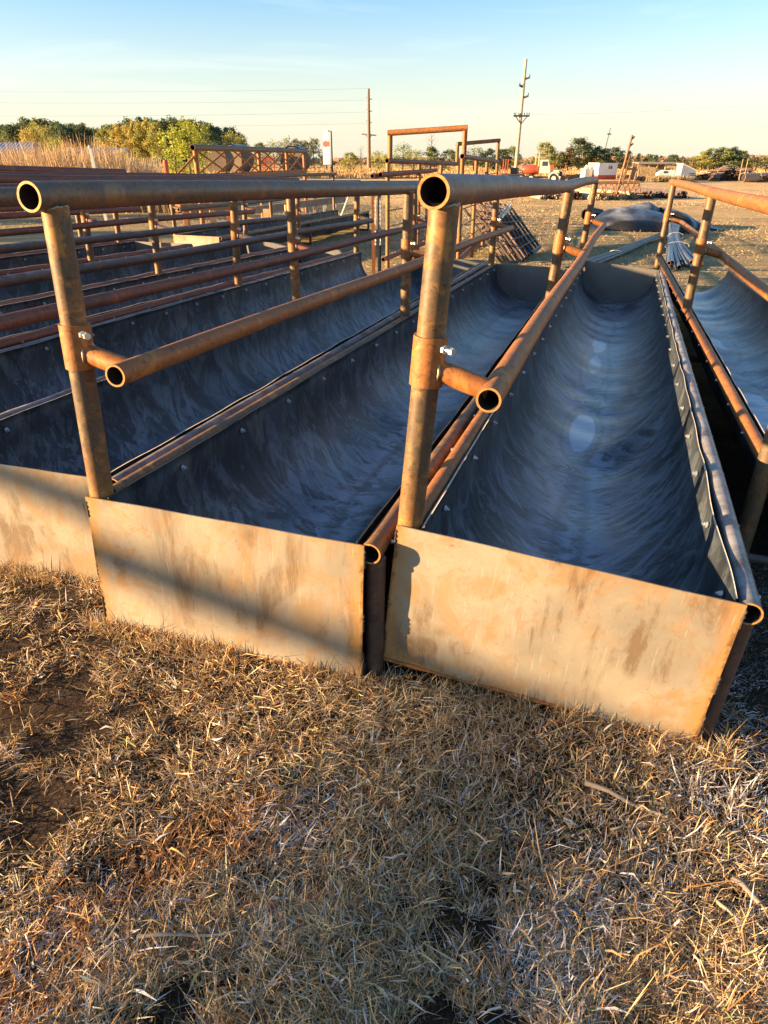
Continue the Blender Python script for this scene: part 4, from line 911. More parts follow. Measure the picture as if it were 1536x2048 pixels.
# ------------------------------------------------------------------ pipe pen with two hoops, centre background
def pen():
    R1a = Vector((xz(774, 12.3), 12.3, hz(321.5, 12.3))); R1b = Vector((xz(918, 17.6), 17.6, hz(328, 17.6)))
    R2a = Vector((xz(924, 12), 12, hz(312.5, 12))); R2b = Vector((xz(996, 18.5), 18.5, hz(323.5, 18.5)))
    o = Vector((R1a.x, R1a.y, gzf(R1a.x, R1a.y))); t = empty('pipe_pen', o); tag(t, 'rusty pipe pen with two tall overhead hoops beyond the trough ends', 'pipe pen')
    def G(p): return gzf(p.x+o.x, p.y+o.y)-o.z
    for a, b, posts in ((R1a-o, R1b-o, (.004, .36, .68, .99)), (R2a-o, R2b-o, (.004, .30, .60, .97))):
        m = MB(); m.tube([a, b], .037, 18, 0, 0, 1, .007, open_ends=True); m.build('top_rail', ['rust_red', 'inside_pipe'], t)
        for f in posts:
            p = a.lerp(b, f); p = p+(b-a).normalized()*.02; m = MB(); m.tube([Vector((p.x, p.y, G(p)-.03)), p-Vector((0, 0, .035))], .034, 14); m.build('post', 'rust_orange', t)
        a2 = Vector((a.x, a.y, G(a)+.16)); b2 = Vector((b.x, b.y, G(b)+.16)); m = MB(); m.tube([a2-(b2-a2).normalized()*.2, b2], .037, 14, 0, 0, 1, .007, open_ends=True); m.build('bottom_rail', ['rust_red', 'inside_pipe'], t)
        for k in range(1, 6):
            f = k/6; m = MB(); m.tube([a2.lerp(a, f), a2.lerp(a, f).lerp(b2.lerp(b, f), .5)+Vector((0, 0, -.02)), b2.lerp(b, f)], .009, 6); m.build('side_rod', 'rust_thin', t)
    def hoop(p, q, zp, zq, r):
        p = Vector(p); q = Vector(q); P2 = Vector((p.x, p.y, zp)); Q2 = Vector((q.x, q.y, zq)); e = (Q2-P2).normalized()*.035
        m = MB(); m.tube([p+Vector((0, 0, .02)), P2-Vector((0, 0, r*.9))], r*.9, 14); m.tube([q+Vector((0, 0, .02)), Q2-Vector((0, 0, r*.9))], r*.9, 14); m.tube([P2-e, Q2+e], r, 16); m.build('hoop', 'rust_orange', t)
    l1 = (R1a-o).lerp(R1b-o, .03); l2 = (R2a-o).lerp(R2b-o, .03)
    hoop(l1, l2, hz(266, 12.5)-o.z, hz(256, 12.2)-o.z, .042)
    l1 = (R1a-o).lerp(R1b-o, .96); l2 = (R2a-o).lerp(R2b-o, .96); hoop(l1, l2, hz(288, 17.4)-o.z, hz(281, 18.3)-o.z, .040)
    return t
pen()
def rack():
    Y = 11.6; x = xz(746, Y); g0 = gzf(x, Y); t = empty('pipe_rack', (x, Y, g0)); tag(t, 'pair of dark steel posts holding two long pipes left of the pen', 'pipe rack')
    for dx, mt in ((0, 'rust_orange'), (.09, 'dark_metal')): m = MB(); m.box((dx, dx*.8, .62), (.055, .05, 1.22)); m.build('post', mt, t)
    for dx, dy, zz in ((-.01, -.1, hz(352, Y)-g0), (.11, 0, hz(349, Y)-g0)): m = MB(); m.tube([(dx, dy, zz), (dx+1.1, dy+4.2, zz+.02)], .034, 14, 0, 0, 1, .006, open_ends=True); m.build('pipe', ['rust_red', 'inside_pipe'], t)
    m = MB()
    for dx in (1.1, 1.02): m.box((dx, 4.0, .6), (.05, .05, 1.2))
    m.build('rear_post', 'rust_dark', t)
    c = empty('chain', (x+.03, Y-.07, g0+1.08)); tag(c, 'steel chain hanging from the pipe ends on the dark post pair', 'chain')
    for j, dx in enumerate((0, .075)):
        for k in range(22):
            m = MB(); zc = -k*.030; fl = k % 2; m.tube([(dx+(.009*math.cos(q) if fl else 0), (0 if fl else .009*math.cos(q)), zc+.018*math.sin(q)) for q in [2*math.pi*i/8 for i in range(9)]], .0032, 5)
            m.build('link', 'galvanised', c)
rack()

# ------------------------------------------------------------------ leaning gate panels
def panels():
    P0 = Vector((xz(1062, 13.0), 13.0, 0)); P0.z = gzf(P0.x, P0.y)+.05; P1 = Vector((xz(1094, 14.3), 14.3, hz(493, 14.3)))
    T0 = Vector((xz(962, 15.0), 15.0, hz(400, 15.0))); T1 = Vector((xz(1026, 16.4), 16.4, hz(412, 16.4)))
    nrm = (P1-P0).cross(T0-P0).normalized(); nrm = nrm if nrm.z > 0 else -nrm
    for L_ in range(3):
        off = nrm*(-.09*L_)+Vector((-.10*L_, -.05*L_, 0)); t = empty('gate_panel', P0+off)
        tag(t, ('topmost leaning steel gate panel of the stack, pale end bar', 'middle gate panel in the leaning stack', 'lowest gate panel of the leaning stack, resting on the ground')[L_], 'gate panel', 'gate panels leaning in a stack')
        for k in range(7):
            f = k/6; a = P0.lerp(P1, f)-P0; b = T0.lerp(T1, f)-P0; m = MB(); m.tube([a, b], .024, 12, 0, 0, 1, .005, open_ends=True); m.build('pipe', ['rust_dark' if k % 3 == 1 else 'rust_black', 'inside_pipe'], t)
        for k in range(1, 7):
            f = k/7; a = P0.lerp(T0, f)-P0+nrm*.026; b = P1.lerp(T1, f)-P0+nrm*.026; m = MB(); m.tube([a, b], .010, 6); m.build('cross_rod', 'rust_grey', t)
        a = P0.lerp(P1, .55)-P0; b = P1-P0; e = (P0-T0).normalized()*.02; m = MB(); m.bar(a+e, b+e+(b-a)*.1, .03, .07); m.build('end_bar', 'steel_blue', t)
    for j, (dx, lb) in enumerate(((0, 'left pale pipe lying across the leaning gate panels'), (.13, 'right pale pipe lying across the leaning gate panels'))):
        a = Vector((xz(1004+j*7, 14.6), 14.6, hz(438, 14.6)+.02)); b = Vector((xz(1026+j*6, 15.4), 15.6, hz(413, 15.6)+.02)); m = MB(); m.tube([a, b], .022, 12, 0, 0, 1, .005, open_ends=True); tag(m.build('pale_pipe', ['cream_paint', 'inside_pipe']), lb, 'pipe', 'pale pipes on the gate panels')
panels()

# ------------------------------------------------------------------ black rubber sheets
def mat_sheet():
    n = NT('belt_rubber'); v = n.mapping((1, 1, 1)); a = n.noise(v, 2.2, 6, .6, .5); b = n.noise(v, 14, 5, .7)
    nm = n.new('ShaderNodeNewGeometry'); z = n.sep(nm.outputs['Normal'])[2]
    base = n.mix(n.ramp(b, [(.35, 0), (.7, 1)]), (.010, .010, .012), (.024, .023, .024)); fr = n.math('MULTIPLY', n.ramp(z, [(.84, 0), (.97, .8)]), n.ramp(a, [(.35, .1), (.6, 1)]))
    n.set(n.mix(fr, base, (.30, .34, .41)), n.ramp(fr, [(0, .38), (1, .6)]), 0, .45); n.bump(b, .2, .01)
mat_sheet()
def sheet(prof, Y0, Y1, lab, back=.7, th=.035):
    """prof: ridge line pixels (px,py) ; front edge falls to the ground at Y0, back edge at Y1"""
    n = 36; U = np.linspace(0, 1, n); pts = [Vector((xz(a, (Y0+Y1)/2), 0, hz(b, (Y0+Y1)/2))) for a, b in prof]; ml = len(pts)-1
    def cr(u):
        f = u*ml; i = min(int(f), ml-1); q = f-i; p0 = pts[max(i-1, 0)]; p1 = pts[i]; p2 = pts[i+1]; p3 = pts[min(i+2, ml)]
        return .5*((2*p1)+(p2-p0)*q+(2*p0-5*p1+4*p2-p3)*q*q+(3*p1-p0-3*p2+p3)*q**3)
    V = []; mv = 14
    for lay in (0, 1):
        for i in range(n):
            c = cr(U[i]); gx = gzf(c.x, Y0)
            for j in range(mv):
                w = j/(mv-1); yy = Y0+(Y1-Y0)*w; pk = math.sin(math.pi*min(1, w/(back*1.0)*.5+0) if w < back else math.pi*(.5+.5*(w-back)/(1-back+.001))); pk = max(0, pk)**.62
                z = gx+.02+(c.z-gx-.02)*pk+.02*math.sin(i*.5+j*.9)*pk; V.append((c.x+.10*(w-.5)*math.sin(i*.3), yy+.10*math.sin(i*.35), z-(th if lay else 0)))
    N = n*mv; F = [(i*mv+j, (i+1)*mv+j, (i+1)*mv+j+1, i*mv+j+1) for i in range(n-1) for j in range(mv-1)]; F += [tuple(N+q for q in f[::-1]) for f in F]
    for i in range(n-1): F.append((i*mv, N+i*mv, N+(i+1)*mv, (i+1)*mv)); q = mv-1; F.append((i*mv+q, (i+1)*mv+q, N+(i+1)*mv+q, N+i*mv+q))
    for j in range(mv-1): F.append((j, j+1, N+j+1, N+j)); q = (n-1)*mv; F.append((q+j, N+q+j, N+q+j+1, q+j+1))
    o = Vector((xz(prof[0][0], Y0), Y0, gzf(xz(prof[0][0], Y0), Y0))); m = MB(); m.add([Vector(v)-o for v in V], F, 0, True); ob = m.build('rubber_sheet', 'belt_rubber', None, o); tag(ob, lab, 'rubber sheet', 'black rubber sheets heaped on the grass'); return ob
sheet([(1196, 456), (1212, 440), (1236, 422), (1262, 415), (1300, 417), (1336, 425), (1366, 436), (1384, 456)], 20.0, 22.0, 'front black rubber sheet of the heap, frosted on its upper bend')
sheet([(1228, 428), (1262, 414), (1300, 405), (1322, 410), (1346, 420), (1372, 434)], 21.2, 22.8, 'peaked rubber sheet on top of the heap, pale with frost', .5)
sheet([(1338, 414), (1356, 417), (1378, 424), (1402, 436), (1424, 446), (1450, 455)], 21.0, 22.4, 'long rubber sheet trailing off to the right of the heap', .45)
m = MB(); m.tube([(0, 0, .22), (.18, .2, .26), (.55, .4, .22)], .13, 18, 0, 0, 0, .03, radii=[.16, .15, .12], open_ends=True); tag(m.build('rubber_roll', 'belt_rubber', None, (xz(1184, 22.4), 22.4, gzf(xz(1184, 22.4), 22.4))), 'rolled black rubber end poking out left of the sheet heap', 'rubber roll')

# ------------------------------------------------------------------ thin pipe bundles on the grass
def bundles():
    g = random.Random(4)
    t = empty('pipe_bundle', gp(1180, 531)); o = t.location.copy(); tag(t, 'long bundle of thin blue grey pipes running up to the rubber sheets', 'pipe bundle')
    cen = [gp(a, b)-o for a, b in ((1140, 546), (1180, 531), (1230, 512), (1280, 490), (1320, 473), (1362, 461))]
    for k in range(14):
        a = k%5; b = k//5; m = MB(); pts = []
        for i, c in enumerate(cen): d = (cen[min(i+1, 5)]-cen[max(i-1, 0)]).normalized(); s = Vector((d.y, -d.x, 0)); pts.append(c+s*((a-2)*.044*(1.25-.1*i)+.02*b+.012*math.sin(k*2.3+i))+Vector((0, 0, .02+b*.03)))
        m.tube(pts, g.uniform(.010, .015), 8); m.build('pipe', ('steel_blue', 'rust_black')[k % 3 == 2], t)
    for f in (2, 3): c = cen[f]+Vector((0, 0, .06)); d = (cen[f+1]-cen[f-1]).normalized(); s = Vector((d.y, -d.x, 0)); m = MB(); m.tube([c+s*.125*math.cos(q)+Vector((0, 0, -.01+.055*math.sin(q))) for q in [i*math.pi/8 for i in range(17)]], .006, 5); m.build('tie_wire', 'cream_paint', t)
    t = empty('pipe_bundle', gp(1370, 540)); o = t.location.copy(); tag(t, 'fanned bundle of blue grey pipes with rusty open ends toward the camera', 'pipe bundle')
    top = gp(1347, 463)-o
    for k in range(18):
        f = k/17; e = gp(1330+f*76+g.uniform(-3, 3), 540+g.uniform(-7, 3)-6*(k % 2))-o; midp = top.lerp(e, .45)+Vector((-.25*f-.05, 0, 0)); a = top+Vector(((k % 6-2.5)*.05, 0, .14+.035*(k//6))); r = .018 if k not in (1, 3, 6, 11) else .033
        m = MB(); pts = [a+(midp-a)*q*2*(1-q)*.0+((1-q)**2*a+2*q*(1-q)*(midp+Vector((0, 0, .10)))+q*q*(e+Vector((0, 0, r+.01+.03*(k % 2))))-a) for q in [i/8 for i in range(9)]]
        m.tube(pts, r, 10, 0, 1, 2, .006, open_ends=True); m.build('pipe', ['steel_blue', 'rust_orange', 'inside_pipe'], t)
    for i in (0.33, .62): e = top.lerp(Vector((0, 0, 0)), i); m = MB(); w = .11+.22*i; m.tube([e+Vector((w*math.cos(q)-.1*i, 0, .10+.08*math.sin(q))) for q in [j*math.pi/8 for j in range(17)]], .006, 5); m.build('tie_wire', 'cream_paint', t)
bundles()

# ------------------------------------------------------------------ yard: bundles end-on, truss stand, truck, trailer, shed, piles
def ends_bundle(name, label, px0, px1, ytop, ybot, length, n, mt, seed, cat='pipe bundle', grp=None, az=0.25, jit=.1, rr=(.04, .07)):
    c = gp((px0+px1)/2, ybot); Y = c.y; w = (px1-px0)/1581*Y; h = (ybot-ytop)/1581*Y; g = random.Random(seed); t = empty(name, c); tag(t, label, cat, grp); m = MB()
    for k in range(n):
        r = g.uniform(*rr); x = g.uniform(-.5, .5)*w; z = r+abs(g.random()*h)*(1-(2*x/w)**4)*.9; a = az+g.uniform(-jit, jit); y0 = g.uniform(-.12, .12); d = Vector((math.sin(a), math.cos(a), g.uniform(-jit*.15, jit*.1))); p = Vector((x, y0, z))
        m.tube([p, p+d*length*g.uniform(.85, 1)], r, 8, 0, 0, 1, r*.25, open_ends=True)
    m.build('pipes', [mt, 'inside_pipe'], t)['kind'] = 'stuff'
    m = MB(); m.tube([(w*.52*math.cos(q), .8, h*.5+h*.62*math.sin(q)) for q in [i*math.pi/10 for i in range(21)]], .012, 5); (m.build('strap', 'cream_paint', t) if cat != 'scrap heap' else None); return t
GB = 'pipe bundles lying in a line across the yard'
for i, (a, b, yt, yb, mt, lb) in enumerate(((1080, 1120, 388, 399, 'pole_light', 'leftmost low bundle in the line of bundles, frosted tops'), (1124, 1165, 387, 400, 'rust_dark', 'second bundle in the line, dark open ends'), (1188, 1214, 388, 401, 'pole_light', 'pale topped bundle right of the far striped post'), (1216, 1240, 388, 400, 'timber', 'small tan bundle in the middle of the line'),
    (1243, 1276, 387, 400, 'pole_light', 'bundle under the steel mast foot'), (1278, 1305, 386, 399, 'rust_dark', 'dark bundle left of the gap before the last two'), (1306, 1340, 386, 398, 'rust_dark', 'dark wide bundle second from the right end of the line'), (1350, 1376, 384, 398, 'rust_dark', 'rightmost dark bundle of the line behind the orange rail'))):
    ends_bundle('pipe_bundle', lb, a, b, yt, yb, 5.0, 34, mt, i+3, grp=GB, az=R_(-14 if i > 1 else -6))
def stand():
    Y = 33; k = Y/1581; c = Vector((xz(1240, Y), Y, gzf(xz(1240, Y), Y))); t = empty('steel_mast_stand', c); tag(t, 'rusty truss stand with a leaning mast and two short top prongs', 'steel stand')
    def P(px, py, dy=0): return Vector((xz(px, Y+dy), Y+dy, hz(py, Y+dy)))-c
    def T(nm, a, b, r=.035): m = MB(); m.tube([a, b], r, 8); m.build(nm, 'rust_thin', t)
    T('top_chord', P(1194, 367), P(1284, 366)); T('bottom_chord', P(1194, 386), P(1262, 389)); T('top_chord', P(1200, 364, 1.2), P(1284, 363, 1.2)); T('mast', P(1241, 388), P(1257, 270), .045)
    T('prong', P(1255, 281), P(1262, 273)); T('prong', P(1253, 294), P(1261, 287)); T('upright', P(1251, 366), P(1258, 309)); T('upright', P(1262, 366, .5), P(1268, 325, .5)); T('upright', P(1273, 364, .5), P(1279, 324, .5)); T('rung', P(1254, 338), P(1268, 338, .5))
    for i in range(6): a = 1196+i*11; T('brace', P(a, 367), P(a+(9 if i % 2 else -1), 387), .022); T('brace', P(a+10, 367), P(a, 387), .022)
    for a in (1262, 1274, 1284): T('foot', P(a, 366), P(a+5, 385), .03); T('foot', P(a, 366), P(a-6, 385), .03)
    m = MB(); m.box(P(1255, 323), (.10, .10, .10)); m.build('clamp', 'rust_thin', t)
stand()
def truck():
    Y = 69; k = Y/1581; x = xz(1082, Y); g0 = gzf(x, Y); t = empty('truck', (x, Y, g0), (0, 0, R_(-12))); tag(t, 'cream cab truck with red tank body parked behind the near pipe end', 'truck')
    B = lambda nm, c, d, mt, par=None, rot=None: (lambda mm: mm.build(nm, mt, par or t))((lambda mm: (mm.box(c, d, rot), mm)[1])(MB()))
    B('frame', (-.6, 0, .42), (4.0, .75, .14), 'dark_metal')
    m = MB(); pr = [(-.05, .75), (-.05, 1.78), (.62, 1.78), (.80, 1.25), (.85, .75)]; n = len(pr); m.add([(a, -.75, b) for a, b in pr]+[(a, .75, b) for a, b in pr], [tuple(range(n))[::-1], tuple(range(n, 2*n))]+[(i, (i+1) % n, n+(i+1) % n, n+i) for i in range(n)]); cab = m.build('cab', 'cream_paint', t)
    for s in (-1, 1): B('window', (.36, s*.755, 1.48), (.48, .02, .36), 'glass_dark', cab)
    B('windscreen', (.735, 0, 1.50), (.03, 1.2, .40), 'glass_dark', cab, Euler((0, R_(-19), 0)).to_matrix())
    m = MB(); pr = [(.85, .45), (.85, 1.14), (1.5, 1.04), (1.62, .85), (1.62, .45)]; n = len(pr); m.add([(a, -.62, b) for a, b in pr]+[(a, .62, b) for a, b in pr], [tuple(range(n))[::-1], tuple(range(n, 2*n))]+[(i, (i+1) % n, n+(i+1) % n, n+i) for i in range(n)]); m.build('hood', 'cream_paint', t)
    B('bumper', (1.70, 0, .42), (.12, 1.5, .16), 'white_paint')
    for s in (-1, 1):
        B('headlight', (1.635, s*.5, .72), (.03, .16, .14), 'white_paint')
        m = MB(); m.tube([(1.20+.40*math.cos(a), s*.70, .36+.42*math.sin(a)) for a in [math.pi*i/8 for i in range(9)]], .07, 6); m.build('fender', 'cream_paint', t)
        for wx in (1.20, -.75, -1.6):
            w = MB(); w.tube([(wx, s*.60, .33), (wx, s*.80, .33)], .33, 20); wh = w.build('wheel', 'tyre', t); w = MB(); w.tube([(wx, s*.785, .33), (wx, s*.815, .33)], .19, 16); w.build('rim', 'cream_paint', wh)
    m = MB(); m.tube([(-1.55, 0, 1.02), (-1.4, 0, 1.02), (-.35, 0, .98), (-.2, 0, .98)], .4, 20, radii=[.25, .38, .38, .28]); m.build('tank', 'red_paint', t)
    B('air_cleaner', (1.0, -.66, 1.22), (.28, .2, .36), 'red_paint')
    for q in (-.45, -.18): m = MB(); m.tube([(q, .3, .6), (q, .3, 2.35)], .05, 8); m.build('exhaust_stack', 'pole_light', t)
    B('flatbed', (-2.4, 0, .62), (1.8, 1.5, .1), 'dark_metal'); B('winch', (-2.2, 0, .92), (.7, .8, .5), 'dark_metal')
    for q in (-3.25, -3.05, -2.85): m = MB(); m.bar((q, -.7, .3), (q+.05, -.7, 1.9+q*.02), .07, .07); m.build('rack_post', 'red_paint', t)
truck()
def trailer():
    Y = 80; x = xz(1207, Y); g0 = gzf(x, Y); t = empty('site_trailer', (x, Y, g0), (0, 0, R_(22))); tag(t, 'small white flat roofed trailer with twin window beside the dark equipment', 'trailer')
    m = MB(); m.box((0, 0, .95), (2.3, 1.7, 1.05)); bd = m.build('body', 'white_paint', t); m = MB(); m.box((0, 0, 1.5), (2.4, 1.8, .06)); m.build('roof', 'white_paint', t)
    m = MB(); m.box((0, 0, .22), (2.25, 1.6, .40)); m.build('skirt', 'red_paint', t)
    for dx in (-.12, .14): m = MB(); m.box((.25+dx, -.86, 1.12), (.18, .03, .30)); w = m.build('window', 'glass_dark', bd)
    m = MB(); m.box((-1.7, -.3, .55), (.8, .9, .9), Euler((0, 0, .3)).to_matrix()); m.tube([(-1.7, -.3, 1.0), (-1.7, -.3, 1.35)], .3, 12, radii=[.34, .12]); o = m.build('water_tank', 'cream_paint'); o.location = (x, Y, g0); tag(o, 'pale square tank standing left of the white trailer', 'tank')
trailer()
def shed():
    Y = 78; k = Y/1581; x = xz(1319, Y); g0 = gzf(x, Y); t = empty('open_shed', (x, Y, g0)); tag(t, 'low open fronted wooden shed with yellow slatted bay', 'shed')
    W2 = 41*k; H = hz(327, Y)-g0; m = MB(); m.box((0, .9, H+.05), (2*W2, 2.4, .09), Euler((R_(3), 0, 0)).to_matrix()); m.build('roof', 'timber_grey', t)
    m = MB(); m.box((0, 2.0, H/2), (2*W2-.1, .08, H)); m.build('rear_wall', 'timber_grey', t)
    for f in (-.98, -.5, -.1, .3, .62, .98): m = MB(); m.box((f*W2, -.1, H/2), (.10, .10, H)); m.build('post', 'timber', t)
    for i in range(13): m = MB(); q = (-.88+i*.062)*W2; m.bar((q, -.18, .12), (q-.06, -.18, H*.80), .06, .04); m.build('slat', 'timber', t)
    m = MB(); m.bar((-.95*W2, -.2, .16), (-.05*W2, -.2, .16), .05, .14); m.build('sill_board', 'timber', t)
    m = MB(); m.box((.50*W2, -.15, H*.82), (.55, .05, .3)); m.build('header_board', 'timber', t)
    v = empty('parked_van', (x+.42, Y-.9, g0)); tag(v, 'small white van parked in front of the open shed, half hidden by scrub', 'van')
    m = MB(); pr = [(-.8, .2), (-.8, .75), (-.3, 1.0), (.75, 1.0), (.8, .2)]; n = 5; m.add([(a, -.35, b) for a, b in pr]+[(a, .35, b) for a, b in pr], [tuple(range(n))[::-1], tuple(range(n, 2*n))]+[(i, (i+1) % n, n+(i+1) % n, n+i) for i in range(n)]); m.build('body', 'white_paint', v)
    m = MB(); m.box((-.1, -.36, .82), (.4, .02, .18)); m.build('window', 'glass_dark', v)
    for q in (-.45, .45): m = MB(); m.tube([(q, -.38, .2), (q, -.2, .2)], .2, 14); m.build('wheel', 'tyre', v)
    r = empty('gabled_trailer', (xz(1374, 76), 76, gzf(xz(1374, 76), 76))); tag(r, 'white wedge shaped trailer with sloping roof right of the open shed', 'trailer')
    m = MB(); pr = [(-.72, .35), (-.62, 1.55), (.72, .98), (.72, .35)]; n = 4; m.add([(a, -.8, b) for a, b in pr]+[(a, .8, b) for a, b in pr], [tuple(range(n))[::-1], tuple(range(n, 2*n))]+[(i, (i+1) % n, n+(i+1) % n, n+i) for i in range(n)]); m.build('body', 'roof_metal', r)
    m = MB(); m.bar((-.70, 0, 1.60), (.8, 0, .98), 1.75, .05); m.build('roof', 'white_paint', r)
    for q in (.6, .75): m = MB(); m.box((.35, -.82, q), (.6, .03, .06)); m.build('trim_strip', 'dark_metal', r)
    for q in (-.35, .4): m = MB(); m.tube([(q, -.85, .2), (q, -.65, .2)], .2, 14); m.build('wheel', 'tyre', r)
shed()
def scrub():
    g = np.random.default_rng(31); N = 2600; Y = g.uniform(73, 77, N); px = np.where(g.uniform(0, 1, N) < .5, g.normal(1330, 14, N), g.normal(1365, 12, N)); x = (px-768)/1581*Y
    col = np.array([(.42, .30, .15), (.30, .24, .13), (.20, .17, .10)])[g.integers(0, 3, N)]
    o = blades('dry_scrub', x, Y, gz(x, Y), g.uniform(0, 6.28, N), g.uniform(.8, 1.5, N), g.uniform(.2, .7, N), g.uniform(.05, .10, N), g.normal(-.2, .3, N), col); tag(o, 'dry brown scrub in front of the open shed and van', 'scrub', None, 'stuff')
scrub()
GP = 'stacked pipe piles at the right of the yard'
ends_bundle('pipe_pile', 'low pile of pipes on a cradle left of the tall bristling pile', 1402, 1434, 344, 360, 3.0, 40, 'timber_grey', 21, 'pipe pile', GP, R_(10), .25, (.05, .08))
ends_bundle('pipe_pile', 'tall bristling pile of pipe ends, highest of the piles at right', 1438, 1486, 336, 362, 4.0, 110, 'rust_dark', 22, 'pipe pile', GP, R_(5), .35, (.045, .08))
ends_bundle('pipe_pile', 'dark pipe pile behind the right end of the bristling pile', 1482, 1512, 339, 352, 4.0, 40, 'rust_dark', 23, 'pipe pile', GP, R_(0), .3, (.05, .08))
for i, (a, b_, yt, yb, lb) in enumerate(((996, 1030, 346, 362, 'tangled scrap heap left of the truck behind the pen'), (1124, 1172, 350, 359, 'low dark scrap row between the truck and the white trailer'), (1246, 1274, 350, 358, 'low scrap heap behind the steel mast'), (1384, 1402, 350, 361, 'small scrap heap at the foot of the wedge shaped trailer'), (1500, 1560, 352, 364, 'low scrap row in front of the culverts'))):
    ends_bundle('scrap_heap', lb, a, b_, yt, yb, 1.6, 60, ('rust_dark', 'rust_black')[i % 2], 40+i, 'scrap heap', None, R_(20), 1.2, (.03, .06))
for i, (a, lb) in enumerate(((1508, 'large grey culvert pipe lying right of the bristling pile'), (1540, 'large grey culvert pipe cut by the right edge'))):
    Y = 74+i*2; x = xz(a, Y); m = MB(); m.tube([(-.8, 0, .42), (.8, .5, .42)], .40, 24, 0, 0, 1, .03, open_ends=True)
    tag(m.build('culvert_pipe', ['timber_grey', 'inside_pipe'], None, (x, Y, gzf(x, Y))), lb, 'culvert pipe', 'large culverts at the right edge')
for i, (a, h, lb) in enumerate(((1484, 318, 'left thin stake standing above the bristling pile'), (1494, 317, 'right thin stake standing above the bristling pile'))):
    Y = 76; x = xz(a, Y); g0 = gzf(x, Y); m = MB(); H = hz(h, Y)-g0; m.tube([(0, 0, 0), (.05, 0, H)], .03, 6); m.add([], []); tag(m.build('stake', 'timber', None, (x, Y, g0)), lb, 'stake')
def equip():
    for i, (a, w, lb) in enumerate(((1122, 22, 'dark low implement with upright bar right of the truck'), (1150, 20, 'low rusty trailer frame left of the pale tank'), (1304-18, 14, 'low rusty scrap heap left of the open shed'))):
        Y = 72; x = xz(a, Y); g0 = gzf(x, Y); t = empty('farm_implement', (x, Y, g0)); tag(t, lb, 'farm implement'); k = w/1581*Y
        m = MB(); m.bar((-k/2, 0, .35), (k/2, 0, .35), .1, .12); m.bar((-k/2, .6, .35), (k/2, .6, .35), .1, .12); m.bar((-k/2, 0, .35), (-k/2, .6, .35), .1, .1); m.bar((k/2, 0, .35), (k/2, .6, .35), .1, .1); m.build('frame', 'rust_thin', t)
        for q in (-.3, .3): m = MB(); m.tube([(q*k, -.1, .25), (q*k, .05, .25)], .25, 14); m.build('wheel', 'tyre', t)
        if i == 0:
            m = MB(); m.bar((k*.4, 0, .3), (k*.45, 0, 1.5), .06, .06); m.bar((k*.3, 0, 1.48), (k*.6, 0, 1.56), .06, .06); m.build('upright_bar', 'rust_thin', t); m = MB(); m.tube([(-k*.35, .2, .6), (k*.2, .3, .6)], .28, 12, radii=[.3, .24]); m.build('roller', 'dark_metal', t)
equip()

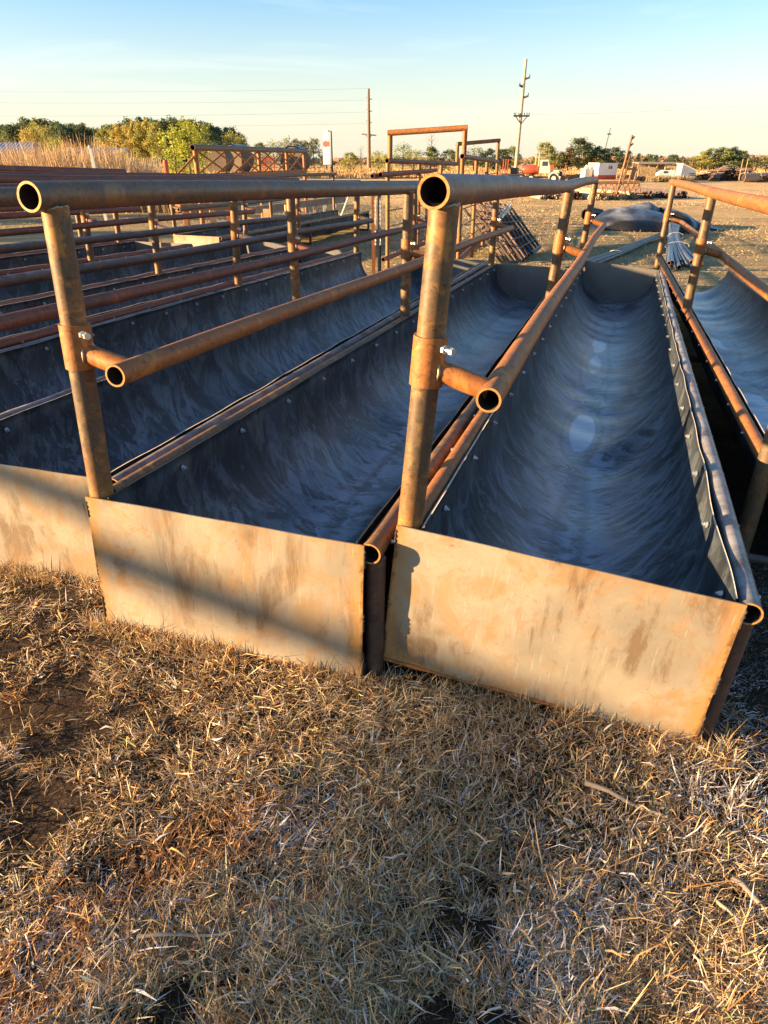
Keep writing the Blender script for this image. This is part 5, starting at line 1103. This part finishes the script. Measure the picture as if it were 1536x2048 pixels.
# ------------------------------------------------------------------ timber posts behind the trough row
def timber():
    G_ = 'short timber posts behind the trough row'
    for i, (px, yb, yt, w, lb, mt) in enumerate(((377, 476, 421, 12, 'leftmost timber post, above the closed far panel', 'timber'), (430, 475, 418, 12, 'second timber post from the left', 'timber'), (505, 481, 424, 13, 'timber post left of the pale beam end', 'timber'), (536, 472, 420, 13, 'notched timber post under the pale beam', 'timber'), (578, 468, 412, 12, 'timber post close left of a pipe post', 'timber'),
        (632, 452, 392, 9, 'tall dark timber post, left of three', 'timber_grey'), (651, 448, 390, 8, 'tall dark timber post, middle of three', 'timber_grey'), (671, 446, 388, 8, 'tall timber post, right of three, with a leaning pole', 'timber_grey'), (606, 456, 405, 9, 'dark timber post behind the long pipe end', 'timber_grey'))):
        p = gp(px, yb); k = p.y/1581; H = (yb-yt)*k*1.0; m = MB(); m.box((0, 0, H/2-.05), (w*k, w*k*.8, H+.1), Euler((R_(rnd.uniform(-2, 2)), R_(rnd.uniform(-2, 2)), R_(rnd.uniform(-20, 20)))).to_matrix()); m.box((0, -w*k*.42, H*.45), (w*k*.5, w*k*.2, .10)); o = m.build('timber_post', mt, None, p); tag(o, lb, 'timber post', G_)
    a = gp(500, 470); b = gp(690, 452); m = MB(); za = hz(421, a.y)-a.z; zb = hz(398, b.y)-a.z; m.bar((0, -.1, za), (b.x-a.x, b.y-a.y-.1, zb), .10, .16); o = m.build('timber_beam', 'timber_grey', None, a); tag(o, 'long grey timber beam lying across the short posts', 'beam')
    p = gp(676, 450); m = MB(); m.tube([(0, 0, 0), (.38, .2, .9)], .025, 8); tag(m.build('leaning_pole', 'cream_paint', None, p), 'thin pale pole leaning beside the tall timber posts', 'pole')
    a = gp(340, 470); m = MB(); Y = 15.5; o3 = Vector((xz(345, Y), Y, hz(416, Y))); e = Vector((xz(458, Y+2.2), Y+2.2, hz(412, Y+2.2)))-o3; m.bar((0, 0, 0), e, .12, .13); m.bar((.05, 0, -.13), e*.3+Vector((0, 0, -.13)), .05, .06)
    for f in (.12, .9): g0 = gzf(o3.x+e.x*f, o3.y+e.y*f)-o3.z; m.box((e.x*f, e.y*f, g0/2), (.09, .09, abs(g0)-.12))
    tag(m.build('steel_beam', 'rust_orange', None, o3), 'sunlit orange beam on two stub legs behind the trough row', 'beam')
timber()
def shadow_caster():  # unseen rail and posts, added to cast the shadow band on the end panels
    Dh = 16.0; hx, hy = math.sin(SUN_AZ), math.cos(SUN_AZ); c = Vector((-.5+hx*Dh, 1.85+hy*Dh, 0)); H = .20+Dh*math.tan(SUN_EL); d = Vector((.302, .953, 0)); g0 = gzf(c.x, c.y); c.z = g0
    t = empty('shadow_rail', c); tag(t, 'added unseen pipe rail on tall posts, out of the picture, shading the end panels', 'shadow_caster')
    m = MB(); m.tube([-d*6+Vector((0, 0, H-g0)), d*6+Vector((0, 0, H-g0))], .075, 14); m.build('rail', 'rust_red', t)
    for q in (-5.8, 5.8): m = MB(); m.tube([d*q, d*q+Vector((0, 0, H-g0-.07))], .06, 12); m.build('post', 'rust_red', t)
shadow_caster()
# sticks lying in the foreground grass
def stick(a, b, r, lab, mt='timber_grey', lift=.012):
    A = gp(*a); B = gp(*b); n = 7; g = random.Random(int(a[0])); pts = [(A.lerp(B, i/n)-A)+Vector((g.uniform(-.004, .004), g.uniform(-.004, .004), lift+.006*math.sin(i))) for i in range(n+1)]
    m = MB(); m.tube(pts, r, 8, radii=[r*(1.1-.5*i/n)*g.uniform(.85, 1.1) for i in range(n+1)]); o = m.build('stick', mt, None, A); tag(o, lab, 'stick'); return o
stick((1168, 1578), (1335, 1648), .006, 'brown weathered stick lying in frosty grass right of centre', lift=.02)
stick((1464, 1774), (1560, 1860), .007, 'thick grey stick near the right edge of the foreground', lift=.02)
stick((1428, 1812), (1508, 1888), .004, 'thin pale stick parallel to the thick one near the right edge', 'pole_light', .018)
stick((280, 1895), (475, 1885), .0035, 'thin pale stem lying level in the lower left grass', 'pole_light', .03)
stick((1220, 1672), (1290, 1662), .0025, 'short pale stem below the brown stick', 'pole_light', .02)
